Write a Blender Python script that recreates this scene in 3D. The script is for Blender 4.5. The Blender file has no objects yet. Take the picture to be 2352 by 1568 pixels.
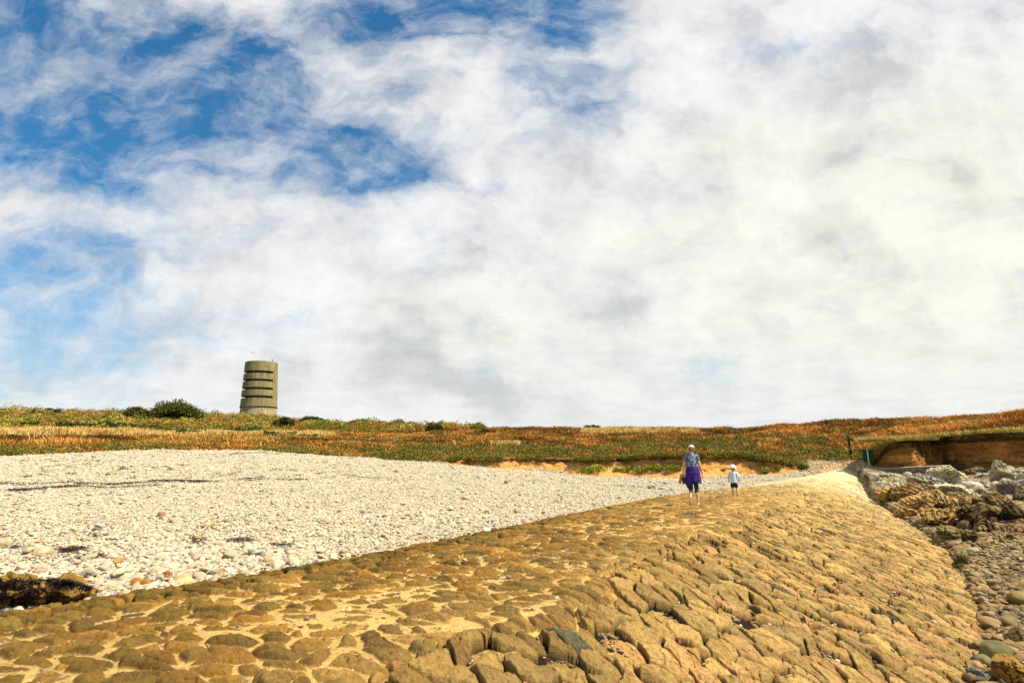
import bpy, bmesh, math, random
import numpy as np
from mathutils import Vector, Matrix
R = math.radians
SC = bpy.context.scene
COL = SC.collection

# ---------------------------------------------------------------- camera
EYE = 1.5
PITCH, ROLL = 11.4, 1.15
FPX = 1306.7                       # focal length in units of a 2352 x 1568 picture
cam_d = bpy.data.cameras.new('camera'); cam = bpy.data.objects.new('camera', cam_d); COL.objects.link(cam)
cam_d.sensor_width = 36.0; cam_d.lens = 36.0 * FPX / 2352.0
cam_d.clip_start = 0.1; cam_d.clip_end = 20000
CM = (Matrix.Rotation(R(90 + PITCH), 4, 'X') @ Matrix.Rotation(R(-ROLL), 4, 'Z'))
cam.matrix_world = Matrix.Translation((0, 0, EYE)) @ CM
SC.camera = cam
SC.render.resolution_x = 1024; SC.render.resolution_y = 682
CM3 = np.array(CM.to_3x3())

# ---------------------------------------------------------------- light
EXPO = 0.72
SUN_AZ, SUN_EL = 110.0, 53.0       # clockwise from the view direction (+Y)
SC.view_settings.view_transform = 'Standard'; SC.view_settings.look = 'None'
SC.view_settings.exposure = EXPO; SC.view_settings.gamma = 1.0
sd = bpy.data.lights.new('sun', 'SUN'); sd.energy = 5.0; sd.angle = R(0.5); sd.color = (1.0, 0.90, 0.72)
sun = bpy.data.objects.new('sun', sd); COL.objects.link(sun)
sv = Vector((math.sin(R(SUN_AZ)) * math.cos(R(SUN_EL)), math.cos(R(SUN_AZ)) * math.cos(R(SUN_EL)), math.sin(R(SUN_EL))))
sun.rotation_euler = (-sv).to_track_quat('-Z', 'Y').to_euler()
sun.location = (20, -10, 30)

def ray(px, py):
    px = np.asarray(px, float); py = np.asarray(py, float)
    d = np.stack(np.broadcast_arrays((px - 1176) / FPX, (784 - py) / FPX, -np.ones_like(px * py)), -1)
    return d @ CM3.T
def at_r(px, py, r):
    d = ray(px, py); k = r / np.hypot(d[..., 0], d[..., 1])
    return np.array([d[..., 0] * k, d[..., 1] * k, EYE + d[..., 2] * k]).T
def at_z(px, py, z):
    d = ray(px, py); k = (z - EYE) / d[..., 2]
    return np.array([d[..., 0] * k, d[..., 1] * k, EYE + d[..., 2] * k]).T
def proj(x, y, z):                  # world -> picture coordinates (2352 wide), used to lay out zones of ground cover
    p = np.stack([x, y, z - EYE], -1) @ CM3
    w = np.where(p[..., 2] < -1e-3, -p[..., 2], 1e9)
    return 1176 + FPX * p[..., 0] / w, 784 - FPX * p[..., 1] / w

# ---------------------------------------------------------------- world: sky with broken cloud
class NT:
    def __init__(s, tree): s.t = tree; s.n = tree.nodes; s.l = tree.links
    def node(s, typ, **kw):
        n = s.n.new(typ)
        for k, v in kw.items():
            if k.startswith('i_'): s.setin(n, k[2:], v)
            else: setattr(n, k, v)
        return n
    def setin(s, n, key, v):
        if isinstance(key, str) and key.isdigit(): key = int(key)
        sock = n.inputs[key]
        if isinstance(v, bpy.types.NodeSocket): s.l.new(v, sock)
        else: sock.default_value = v
    def math(s, op, a, b=0.0, c=0.0, clamp=False):
        n = s.n.new('ShaderNodeMath'); n.operation = op; n.use_clamp = clamp
        s.setin(n, 0, a); s.setin(n, 1, b); s.setin(n, 2, c); return n.outputs[0]
    def mix(s, fac, a, b, blend='MIX'):
        n = s.n.new('ShaderNodeMix'); n.data_type = 'RGBA'; n.blend_type = blend
        s.setin(n, 0, fac); s.setin(n, 6, a); s.setin(n, 7, b); return n.outputs[2]
    def noise(s, vec, scale, detail=4, rough=0.55, dist=0.0):
        n = s.n.new('ShaderNodeTexNoise'); s.l.new(vec, n.inputs['Vector'])
        n.inputs['Scale'].default_value = scale; n.inputs['Detail'].default_value = detail
        n.inputs['Roughness'].default_value = rough; n.inputs['Distortion'].default_value = dist
        return n.outputs[0]
    def ramp(s, fac, stops, interp='LINEAR'):
        n = s.n.new('ShaderNodeValToRGB'); n.color_ramp.interpolation = interp
        e = n.color_ramp.elements
        while len(e) < len(stops): e.new(0.5)
        for el, (p, c) in zip(e, stops): el.position = p; el.color = (*c, 1) if len(c) == 3 else c
        s.l.new(fac, n.inputs[0]); return n.outputs[0]
    def smooth(s, v, lo, hi):
        n = s.n.new('ShaderNodeMapRange'); n.interpolation_type = 'SMOOTHSTEP'
        s.setin(n, 0, v); n.inputs[1].default_value = lo; n.inputs[2].default_value = hi
        n.inputs[3].default_value = 0; n.inputs[4].default_value = 1; return n.outputs[0]

world = bpy.data.worlds.new('World'); SC.world = world; world.use_nodes = True
def build_world():
    t = NT(world.node_tree); t.n.clear()
    tc = t.node('ShaderNodeTexCoord').outputs['Generated']
    sep = t.node('ShaderNodeSeparateXYZ', i_0=tc).outputs
    X, Y, Z = sep[0], sep[1], sep[2]
    sky = t.node('ShaderNodeTexSky', sky_type='NISHITA', sun_disc=False, sun_elevation=R(SUN_EL), sun_rotation=R(SUN_AZ),
                 altitude=0, air_density=1.0, dust_density=0.6, ozone_density=3.0)
    blue = t.mix(1.0, sky.outputs[0], (0.10 * 0.26, 0.10 * 0.72, 0.10 * 0.88, 1), 'MULTIPLY')
    # tangent-plane coordinates of the front half of the sky, for the large gaps between clouds
    Ys = t.math('MAXIMUM', Y, 0.12)
    U = t.math('DIVIDE', X, Ys); V = t.math('DIVIDE', Z, Ys)
    comb = t.node('ShaderNodeCombineXYZ', i_0=U, i_1=V, i_2=0.0).outputs[0]
    # flat cloud deck coordinates (perspective towards the horizon)
    den = t.math('ADD', t.math('MAXIMUM', Z, 0.0), 0.16)
    deck = t.node('ShaderNodeCombineXYZ', i_0=t.math('DIVIDE', X, den), i_1=t.math('DIVIDE', Y, den), i_2=0.0).outputs[0]
    w1 = t.noise(comb, 3.0, 3, 0.5)
    warp = t.node('ShaderNodeVectorMath', operation='ADD')
    t.l.new(comb, warp.inputs[0])
    wv = t.node('ShaderNodeTexNoise', i_Scale=3.2, i_Detail=5.0, i_Roughness=0.6); t.l.new(comb, wv.inputs['Vector'])
    wsub = t.node('ShaderNodeVectorMath', operation='SUBTRACT'); t.l.new(wv.outputs[1], wsub.inputs[0]); wsub.inputs[1].default_value = (0.5, 0.5, 0.5)
    wsc = t.node('ShaderNodeVectorMath', operation='SCALE'); t.l.new(wsub.outputs[0], wsc.inputs[0]); wsc.inputs['Scale'].default_value = 0.22
    t.l.new(wsc.outputs[0], warp.inputs[1]); wcoord = warp.outputs[0]
    def blob(px, py, rx, ry, rot=0.0, coord=wcoord):
        d = ray(px, py); u, v = d[0] / d[1], d[2] / d[1]
        s = 1.0 / FPX * 1.5
        m = t.node('ShaderNodeMapping', vector_type='TEXTURE'); t.l.new(coord, m.inputs['Vector'])
        m.inputs['Location'].default_value = (u, v, 0); m.inputs['Rotation'].default_value = (0, 0, R(rot))
        m.inputs['Scale'].default_value = (rx * s, ry * s, 1)
        g = t.node('ShaderNodeTexGradient', gradient_type='SPHERICAL'); t.l.new(m.outputs[0], g.inputs[0])
        return t.smooth(g.outputs[1], 0.0, 1.0)
    def total(lst):
        acc = None
        for (px, py, rx, ry, rot, w) in lst:
            b = t.math('MULTIPLY', blob(px, py, rx, ry, rot), w)
            acc = b if acc is None else t.math('ADD', acc, b)
        return acc
    holes = total([(260, 200, 900, 330, -14, .62), (80, 700, 620, 260, -8, .22), (700, 560, 500, 60, -8, .22), (560, 740, 520, 60, 0, .2), (1250, 190, 260, 160, -20, .35), (1050, 0, 430, 125, 0, 2.8), (1290, 110, 200, 170, -30, .8), (420, 300, 620, 150, -8, 1.15),
                   (760, 370, 260, 110, -15, .95), (130, 230, 460, 300, -15, .85), (520, 90, 520, 170, -15, .62), (30, 620, 430, 130, -5, 1.05),
                   (80, 780, 420, 90, 0, .75), (320, 470, 200, 60, -15, .6), (920, 400, 130, 70, 0, .5),
                   (925, 222, 60, 50, 0, .5), (1340, 250, 140, 80, 10, .5), (1610, 830, 330, 50, -4, .42), (250, 880, 500, 80, 0, .35),
                   (0, 40, 260, 120, 0, .45), (620, 160, 160, 110, -35, .5), (1170, 425, 70, 40, 0, .4), (2070, 270, 110, 50, 10, .25)])
    def streak(rot, sy, scale, det, ro, di):
        m_ = t.node('ShaderNodeMapping', vector_type='POINT'); m_.inputs['Rotation'].default_value = (0, 0, R(rot)); m_.inputs['Scale'].default_value = (1, sy, 1); t.l.new(wcoord, m_.inputs[0])
        return t.math('SUBTRACT', t.noise(m_.outputs[0], scale, det, ro, di), 0.5)
    n1 = streak(30, 2.2, 4.0, 12, 0.60, 0.25)
    n1b = streak(24, 1.5, 11.0, 10, 0.60, 0.15)
    n2 = t.math('SUBTRACT', t.noise(deck, 1.7, 10, 0.62, 0.2), 0.5)
    nn = t.math('ADD', t.math('ADD', t.math('MULTIPLY', n1, 2.1), t.math('MULTIPLY', n1b, 1.8)), t.math('MULTIPLY', n2, 1.2))
    # behind the camera the sky is mostly clear
    front = t.smooth(Y, -0.15, 0.25)
    base = t.math('ADD', t.math('MULTIPLY', front, 0.93), -0.10)
    holes = t.math('SUBTRACT', t.math('MINIMUM', holes, 1.18), t.math('MULTIPLY', t.math('MAXIMUM', t.math('SUBTRACT', holes, 1.3), 0.0), -0.18))
    holesf = t.math('MULTIPLY', holes, front)
    dens = t.math('ADD', t.math('SUBTRACT', base, holesf), nn)
    mask = t.math('POWER', t.smooth(dens, -0.80, 0.85), 0.8)
    # cloud light and dark: thin edges, thick grey hearts, a warm glow towards the sun
    n3 = t.noise(wcoord, 6.5, 11, 0.62)
    n4 = t.noise(deck, 3.2, 9, 0.6)
    shade = t.math('ADD', t.math('MULTIPLY', n3, 0.6), t.math('MULTIPLY', n4, 0.4))
    smudge = total([(925, 830, 120, 80, 0, 1.0), (1080, 885, 170, 55, -10, 1.3), (1750, 190, 90, 140, 0, .55), (1960, 110, 190, 110, 20, .5), (1345, 385, 80, 50, -30, .7),
                    (1450, 440, 60, 50, 0, .7), (1950, 335, 130, 60, 0, .6), (1700, 30, 130, 80, 0, .5), (1580, 260, 110, 60, 0, .4), (950, 658, 130, 30, 0, .4), (1450, 722, 140, 34, 0, .4), (2170, 400, 110, 50, 0, .4)])
    glow = total([(1100, 760, 300, 130, -20, .9), (1700, 330, 300, 120, 0, .6), (1950, 560, 700, 360, 0, .9), (2250, 420, 420, 420, 0, .8), (1550, 540, 300, 60, 0, .5), (1950, 800, 700, 220, 0, .5)])
    sh = t.math('SUBTRACT', t.math('ADD', t.math('ADD', shade, 0.03), t.math('MULTIPLY', glow, 0.045)), t.math('MULTIPLY', smudge, 0.15))
    cc = t.ramp(sh, [(0.30, (0.46, 0.48, 0.51)), (0.42, (0.61, 0.62, 0.64)), (0.50, (0.73, 0.73, 0.735)), (0.57, (0.81, 0.81, 0.81)), (0.66, (0.89, 0.89, 0.88))])
    warm = t.mix(t.math('MULTIPLY', glow, 0.75, clamp=True), (1, 1, 1, 1), (1.0, 1.0, 0.89, 1))
    cc = t.mix(1.0, cc, warm, 'MULTIPLY')
    cc = t.mix(t.math('MULTIPLY', t.smooth(V, 0.34, 0.02), 0.45), cc, (0.77, 0.775, 0.76, 1))
    cs = t.mix(1.0, cc, (CLOUD, CLOUD, CLOUD, 1), 'MULTIPLY')
    # pale air low down
    low = t.math('MULTIPLY', t.smooth(V, 0.50, 0.02), 0.75)
    blue2 = t.mix(low, blue, (0.42 * CLOUD, 0.54 * CLOUD, 0.64 * CLOUD, 1))
    blue3 = t.mix(front, blue, blue2)
    out = t.mix(mask, blue3, cs)
    bg = t.node('ShaderNodeBackground', i_0=out, i_1=1.0)
    o = t.node('ShaderNodeOutputWorld'); t.l.new(bg.outputs[0], o.inputs[0])
CLOUD = 1.12 / (2 ** EXPO)
build_world()

# ---------------------------------------------------------------- helpers
def tag(o, label=None, cat=None, group=None, kind=None):
    if label: o['label'] = label
    if cat: o['category'] = cat
    if group: o['group'] = group
    if kind: o['kind'] = kind
    return o
def empty(name, loc, rz=0.0):
    o = bpy.data.objects.new(name, None); COL.objects.link(o); o.location = [float(v) for v in loc]; o.rotation_euler = (0, 0, rz)
    o.empty_display_size = 0.2
    return o
def mk(name, V, F, mat, col=None, parent=None, smooth=True, loc=(0, 0, 0), mats=None, fm=None):
    """link one mesh object; F is an (n,3)/(n,4) array or a list of such arrays"""
    V = np.asarray(V, np.float32)
    Fs = [np.asarray(f, np.int64) for f in (F if isinstance(F, (list, tuple)) and len(F) and isinstance(F[0], np.ndarray) else [np.asarray(F)])]
    Fs = [f for f in Fs if len(f)]
    me = bpy.data.meshes.new(name)
    me.vertices.add(len(V)); me.vertices.foreach_set('co', V.ravel())
    li = np.concatenate([f.ravel() for f in Fs]); tot = np.concatenate([np.full(len(f), f.shape[1]) for f in Fs])
    me.loops.add(len(li)); me.loops.foreach_set('vertex_index', li.astype(np.int32))
    me.polygons.add(len(tot)); st = np.concatenate([[0], np.cumsum(tot)[:-1]])
    me.polygons.foreach_set('loop_start', st.astype(np.int32)); me.polygons.foreach_set('loop_total', tot.astype(np.int32))
    me.polygons.foreach_set('use_smooth', np.full(len(tot), bool(smooth)))
    me.update(calc_edges=True)
    for m in (mats or [mat]): me.materials.append(m)
    if fm is not None: me.polygons.foreach_set('material_index', np.asarray(fm, np.int32))
    if col is not None:
        a = me.color_attributes.new('Col', 'FLOAT_COLOR', 'POINT')
        c = np.ones((len(V), 4), np.float32); c[:, :3] = TONE(col)
        a.data.foreach_set('color', c.ravel())
    o = bpy.data.objects.new(name, me); COL.objects.link(o); o.location = [float(v) for v in loc]
    if parent: o.parent = parent
    return o
def TONE(c): return np.clip(np.asarray(c, float), 0, 1) ** 1.27 * .91
def lerp(a, b, t): return a + (b - a) * t
def sstep(x, a, b):
    t = np.clip((x - a) / (b - a), 0, 1); return t * t * (3 - 2 * t)
def hsh(ix, iy, iz, seed):
    h = (ix.astype(np.int64) * 374761393 + iy.astype(np.int64) * 668265263 + iz * 2147483647 + seed * 974634777) & 0xffffffff
    h = ((h ^ (h >> 13)) * 1274126177) & 0xffffffff
    h = ((h ^ (h >> 16)) * 2246822519) & 0xffffffff
    return ((h ^ (h >> 15)) & 0xffffff) / float(0xffffff)
def n2(x, y, seed=0):
    xi = np.floor(x).astype(np.int64); yi = np.floor(y).astype(np.int64); fx = x - xi; fy = y - yi
    fx = fx * fx * (3 - 2 * fx); fy = fy * fy * (3 - 2 * fy)
    a = hsh(xi, yi, 0, seed); b = hsh(xi + 1, yi, 0, seed); c = hsh(xi, yi + 1, 0, seed); d = hsh(xi + 1, yi + 1, 0, seed)
    return (a * (1 - fx) + b * fx) * (1 - fy) + (c * (1 - fx) + d * fx) * fy
def f2(x, y, seed=0, o=4, g=0.5):
    s = 0; a = 1; t = 0
    for i in range(o):
        s = s + a * n2(x * 2 ** i + 13.7 * i, y * 2 ** i - 7.1 * i, seed + i); t += a; a *= g
    return s / t - 0.5
def n3(p, seed=0):
    pi = np.floor(p).astype(np.int64); f = p - pi; f = f * f * (3 - 2 * f); r = 0
    for dx in (0, 1):
        for dy in (0, 1):
            for dz in (0, 1):
                w = (f[:, 0] if dx else 1 - f[:, 0]) * (f[:, 1] if dy else 1 - f[:, 1]) * (f[:, 2] if dz else 1 - f[:, 2])
                r = r + w * hsh(pi[:, 0] + dx, pi[:, 1] + dy, pi[:, 2] + dz, seed)
    return r
def f3(p, seed=0, o=4, g=0.5):
    s = 0; a = 1; t = 0
    for i in range(o):
        s = s + a * n3(p * 2 ** i + 5.3 * i, seed + i); t += a; a *= g
    return s / t - 0.5
def ico(sub):
    bm = bmesh.new(); bmesh.ops.create_icosphere(bm, subdivisions=sub, radius=1.0)
    V = np.array([v.co[:] for v in bm.verts]); F = np.array([[v.index for v in f.verts] for f in bm.faces]); bm.free()
    return V, F
ICO = {k: ico(k) for k in (1, 2, 3, 4, 5)}

# ---------------------------------------------------------------- materials
MATS = {}
def mat_plain(name, col, rough=0.8, spec=0.3, noise=None, bump=0.0, bscale=20.0, metal=0.0):
    m = bpy.data.materials.new(name); m.use_nodes = True; t = NT(m.node_tree); b = t.n['Principled BSDF']
    b.inputs['Roughness'].default_value = rough; b.inputs['Specular IOR Level'].default_value = spec; b.inputs['Metallic'].default_value = metal
    tc = t.node('ShaderNodeTexCoord').outputs['Object']
    if noise:
        c2, sc = noise
        n = t.noise(tc, sc, 5, 0.6)
        t.l.new(t.mix(t.smooth(n, 0.35, 0.65), (*col, 1), (*c2, 1)), b.inputs['Base Color'])
    else: b.inputs['Base Color'].default_value = (*col, 1)
    if bump:
        bp = t.node('ShaderNodeBump', i_Strength=bump, i_Distance=0.02); t.l.new(t.noise(tc, bscale, 6, 0.65), bp.inputs['Height']); t.l.new(bp.outputs[0], b.inputs['Normal'])
    MATS[name] = m; return m
def mat_col(name, rough=0.85, spec=0.25, var=0.25, vscale=30.0, bump=0.3, bscale=60.0, bdist=0.01, attr='Col', inst=False, fine=None, translucent=0.0):
    """colour from a painted attribute of the thing, broken up by grain"""
    m = bpy.data.materials.new(name); m.use_nodes = True; t = NT(m.node_tree); b = t.n['Principled BSDF']
    b.inputs['Roughness'].default_value = rough; b.inputs['Specular IOR Level'].default_value = spec
    a = t.node('ShaderNodeAttribute', attribute_name=attr, attribute_type='INSTANCER' if inst else 'GEOMETRY').outputs['Color']
    tc = t.node('ShaderNodeTexCoord').outputs['Object']
    n = t.noise(tc, vscale, 5, 0.65)
    v = t.math('ADD', t.math('MULTIPLY', n, 2 * var), 1 - var)
    vc = t.node('ShaderNodeCombineColor', i_0=v, i_1=v, i_2=v).outputs[0]
    c = t.mix(1.0, a, vc, 'MULTIPLY')
    if fine:
        c2, sc, lo, hi, amt = fine
        c = t.mix(t.math('MULTIPLY', t.smooth(t.noise(tc, sc, 5, 0.7), lo, hi), amt), c, (*c2, 1))
    t.l.new(c, b.inputs['Base Color'])
    if bump:
        bp = t.node('ShaderNodeBump', i_Strength=bump, i_Distance=bdist); t.l.new(t.noise(tc, bscale, 7, 0.7), bp.inputs['Height']); t.l.new(bp.outputs[0], b.inputs['Normal'])
    if translucent:
        tr = t.node('ShaderNodeBsdfTranslucent'); t.l.new(c, tr.inputs[0])
        ms = t.node('ShaderNodeMixShader', i_0=translucent); t.l.new(b.outputs[0], ms.inputs[1]); t.l.new(tr.outputs[0], ms.inputs[2])
        t.l.new(ms.outputs[0], t.n['Material Output'].inputs[0])
    MATS[name] = m; return m
# ---------------------------------------------------------------- layout of the slipway: s runs across it, q along it
E0 = (1.4, 14.8); UX, UY = 0.785, -0.62; TX, TY = 0.62, 0.785
def st(x, y):
    dx, dy = x - E0[0], y - E0[1]
    q = dx * TX + dy * TY
    s = dx * UX + dy * UY
    s = s - np.interp(q, [-11, -6.7, -3.7, .6, 7, 14.6, 31], [-.25, .1, -.05, -.55, -.95, -.36, .1]) * np.clip(1 - s / 3, 0, 1)
    return s, q
def foot_s(q): return np.interp(q, [-14, -6, -3.5, -2.1, -.6, 1.4, 7, 10.5, 16, 20, 30, 40], [7.4, 7.5, 7.7, 7.86, 7.95, 7.9, 7.4, 6.6, 5.2, 4.2, 2.5, 2.5])
def crown_s(q): return np.interp(q, [-14, -6, 0, 6, 14, 24, 32, 40], [4.9, 4.4, 3.7, 3.2, 2.4, 1.5, 1.3, 1.3])
def slip_base(s, q):
    fs = foot_s(q); cs = crown_s(q)
    depth = np.interp(q, [-12, -3, 6, 20, 27, 34], [1.35, 1.35, 1.3, .95, .65, .25])
    k = np.clip((s - cs) / (fs - cs), 0, 1.15)
    z = -depth * (0.50 * k + 0.50 * k ** 1.6)
    z = z - 0.10 * sstep(s, 0.9, -0.1) + 0.05 * np.sin(np.clip(s / 4.5, 0, 1) * math.pi)
    z = z + 0.30 * sstep(q, 22, 36) * sstep(q, 22, 40)
    return z
# ---------------------------------------------------------------- terrain knots per direction: (distance, picture row or height)
PX = np.array([0, 370, 600, 790, 1092, 1361, 1580, 1758, 1900, 1985, 2100, 2352.])
AZ = np.array([math.atan2(ray(p, 1000.)[0], ray(p, 1000.)[1]) for p in PX])
KN = {   # crest, step top, q1, q2, ridge  as (r, row)
 0:    [(44, 1051), (46, 1046), (60, 1010), (95, 980), (150, 950)],
 370:  [(44, 1034), (46, 1030), (60, 1006), (95, 980), (150, 955)],
 600:  [(44, 1036), (46, 1031), (62, 1008), (105, 980), (158, 962)],
 790:  [(43, 1051), (45, 1045), (60, 1014), (95, 988), (130, 974)],
 1092: [(41, 1072), (43.0, 1056), (53, 1034), (65, 1012), (85, 992)],
 1361: [(40, 1095), (42.2, 1062), (52, 1034), (64, 1012), (80, 994)],
 1580: [(39, 1098), (41.2, 1060), (51, 1030), (63, 1009), (80, 994)],
 1758: [(40, 1091), (42.0, 1066), (52, 1030), (64, 1006), (80, 989)],
 1900: [(42, 1080), (43.5, 1068), (52, 1038), (64, 1004), (80, 975)],
 1985: [(44, 1068), (45.5, 1062), (53, 1030), (64, 995), (80, 971)],
 2100: [(46.0, 1083), (47.2, 1012), (50, 1005), (60, 985), (78, 966)],
 2352: [(41.5, 1080), (42.9, 991), (46, 985), (56, 974), (74, 960)]}
def zrow(px, row, r):
    return EYE + r * (lambda d: d[2] / math.hypot(d[0], d[1]))(ray(px, row))
NPX = len(PX)
KR = np.zeros((NPX, 9)); KZ = np.zeros((NPX, 9))
for i, p in enumerate(PX):
    k = KN[int(p)]
    rs = [a for a, b in k]; zs = [zrow(p, b, a) for a, b in k]
    if p < 1950:
        u = UX * math.sin(AZ[i]) + UY * math.cos(AZ[i])
        s0 = (0 - E0[0]) * UX + (0 - E0[1]) * UY
        re = s0 / (-u) if u < 0 else 1e9
        re = min(re, rs[0] - 4)
        KR[i] = [0.5, re, (re * 0.5 + rs[0] * 0.5), *rs, 320]
        z0 = -0.13
        KZ[i] = [z0, z0, z0 + (zs[0] - z0) * 0.44, *zs, zs[-1] - (0 if p > 700 else 0) * 1.0]
    else:
        KR[i] = [0.5, 12, 25, *rs, 320]
        KZ[i] = [-1.3, -1.25, -1.05, *zs, zs[-1]]
AZF = np.linspace(AZ[0] - 0.6, AZ[-1] + 0.6, 260)
def _sm(a):
    f = np.array([np.interp(AZF, AZ, a[:, k]) for k in range(9)]).T
    for _ in range(3):
        g = f.copy(); g[1:-1] = (f[:-2] + 2 * f[1:-1] + f[2:]) / 4; f = g
    return f
KRF, KZF = _sm(KR), _sm(KZ)
def ground(x, y, detail=True):
    x = np.asarray(x, float); y = np.asarray(y, float)
    az = np.clip(np.arctan2(x, y), AZF[0], AZF[-1]); r = np.hypot(x, y)
    fi = (az - AZF[0]) / (AZF[1] - AZF[0]); i0 = np.clip(fi.astype(int), 0, len(AZF) - 2); w = (fi - i0)
    z = np.zeros_like(r)
    kr = [KRF[i0, k] * (1 - w) + KRF[i0 + 1, k] * w for k in range(9)]
    kz = [KZF[i0, k] * (1 - w) + KZF[i0 + 1, k] * w for k in range(9)]
    z = kz[0].copy()
    for k in range(8):
        t = np.clip((r - kr[k]) / np.maximum(kr[k + 1] - kr[k], 1e-3), 0, 1)
        if k >= 4: t = t + 0.12 * np.sin(2 * math.pi * t) * -0.5
        z = np.where(r >= kr[k], kz[k] + (kz[k + 1] - kz[k]) * t, z)
    px_right = az > AZ[9]
    z = z - np.where(r > kr[7], (r - kr[7]) * 0.02, 0)
    if detail:
        far = sstep(r, 44, 60)
        z = z + f2(x * 0.11, y * 0.11, 5, 3) * (0.10 + 1.3 * far * sstep(r, 170, 120)) * sstep(r, 12, 22) + f2(x * 0.5, y * 0.5, 9, 3) * (0.10 + 0.2 * far)
        z = z + f2(x * 1.6, y * 1.6, 12, 2) * 0.05 * (r > 8)
    s, q = st(x, y)
    under = sstep(s, 0.25, 0.8) * sstep(q, 33, 28)
    inside = sstep(s, foot_s(q) - 0.0, foot_s(q) - 0.8)
    z = np.where((under * inside) > 0, lerp(z, np.minimum(z, slip_base(s, q) - 0.35), np.clip(under * inside * 3, 0, 1)), z)
    rightside = (s > foot_s(q) - 0.8) & (q < 27)
    zr = -1.22 + 0.018 * np.clip(np.hypot(x, y) - 12, 0, 40) + 0.02 * np.clip(s - 8, 0, 20) * 0
    z = np.where(rightside & (az < AZ[9]), np.minimum(z, zr), z)
    return z
def crest_r(az):
    fi = (np.clip(az, AZF[0], AZF[-1]) - AZF[0]) / (AZF[1] - AZF[0]); i0 = np.clip(fi.astype(int), 0, len(AZF) - 2)
    return KRF[i0, 3]
def grid_faces(na, nr, keep=None):
    i = np.arange((na - 1) * (nr - 1)); a = i // (nr - 1); b = i % (nr - 1); v = a * nr + b
    F = np.stack([v, v + nr, v + nr + 1, v + 1], 1)
    if keep is not None:
        F = F[keep[F].all(1)]
        used = np.unique(F); rm = np.full(na * nr, -1); rm[used] = np.arange(len(used)); return rm[F], used
    return F, None
rng = np.random.default_rng(7)

# ---- slipway (paved with set stones, sand between them)
def power_cells(a, b, ca, cb, jit_a, jit_b, wamp, seed, brick=True):
    """cells of a jittered brick lattice: returns (cell hash, border distance, offset to the centre)"""
    jb = np.floor(b / cb).astype(np.int64)
    def centre(i, j):
        off = (0.5 * (j & 1) + 0.3 * hsh(j, j * 0, 3, seed)) if brick else 0
        ax = (i + 0.5 + off + jit_a * (hsh(i, j, 1, seed) - .5)) * ca
        bx = (j + 0.5 + jit_b * (hsh(i, j, 2, seed) - .5)) * cb
        w = wamp * (hsh(i, j, 5, seed) - .5)
        return ax, bx, w
    best = np.full(a.shape, 1e9); bi = np.zeros(a.shape, np.int64); bj = np.zeros(a.shape, np.int64)
    for dj in (-2, -1, 0, 1, 2):
        j = jb + dj
        off = (0.5 * (j & 1) + 0.3 * hsh(j, j * 0, 3, seed)) if brick else 0
        ib = np.floor(a / ca - off).astype(np.int64)
        for di in (-1, 0, 1):
            i = ib + di; ax, bx, w = centre(i, j)
            d = (a - ax) ** 2 + ((b - bx) * (ca / cb * .8)) ** 2 - w
            m = d < best; best = np.where(m, d, best); bi = np.where(m, i, bi); bj = np.where(m, j, bj)
    cx, cy, cw = centre(bi, bj); K = ca / cb * .8
    bd = np.full(a.shape, 1e9)
    for dj in (-2, -1, 0, 1, 2):
        j = bj + dj
        offd = ((0.5 * (j & 1) + 0.3 * hsh(j, j * 0, 3, seed)) - (0.5 * (bj & 1) + 0.3 * hsh(bj, bj * 0, 3, seed))) if brick else 0
        ib = bi - np.round(offd).astype(np.int64) if brick else bi
        for di in (-2, -1, 0, 1, 2):
            i = ib + di
            ax, bx, w = centre(i, j)
            same = (i == bi) & (j == bj)
            d = (a - ax) ** 2 + ((b - bx) * K) ** 2 - w
            L = 2 * np.sqrt((ax - cx) ** 2 + ((bx - cy) * K) ** 2) + 1e-6
            e = (d - best) / L
            bd = np.where(same, bd, np.minimum(bd, e))
    return bi, bj, bd, a - cx, b - cy
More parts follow.
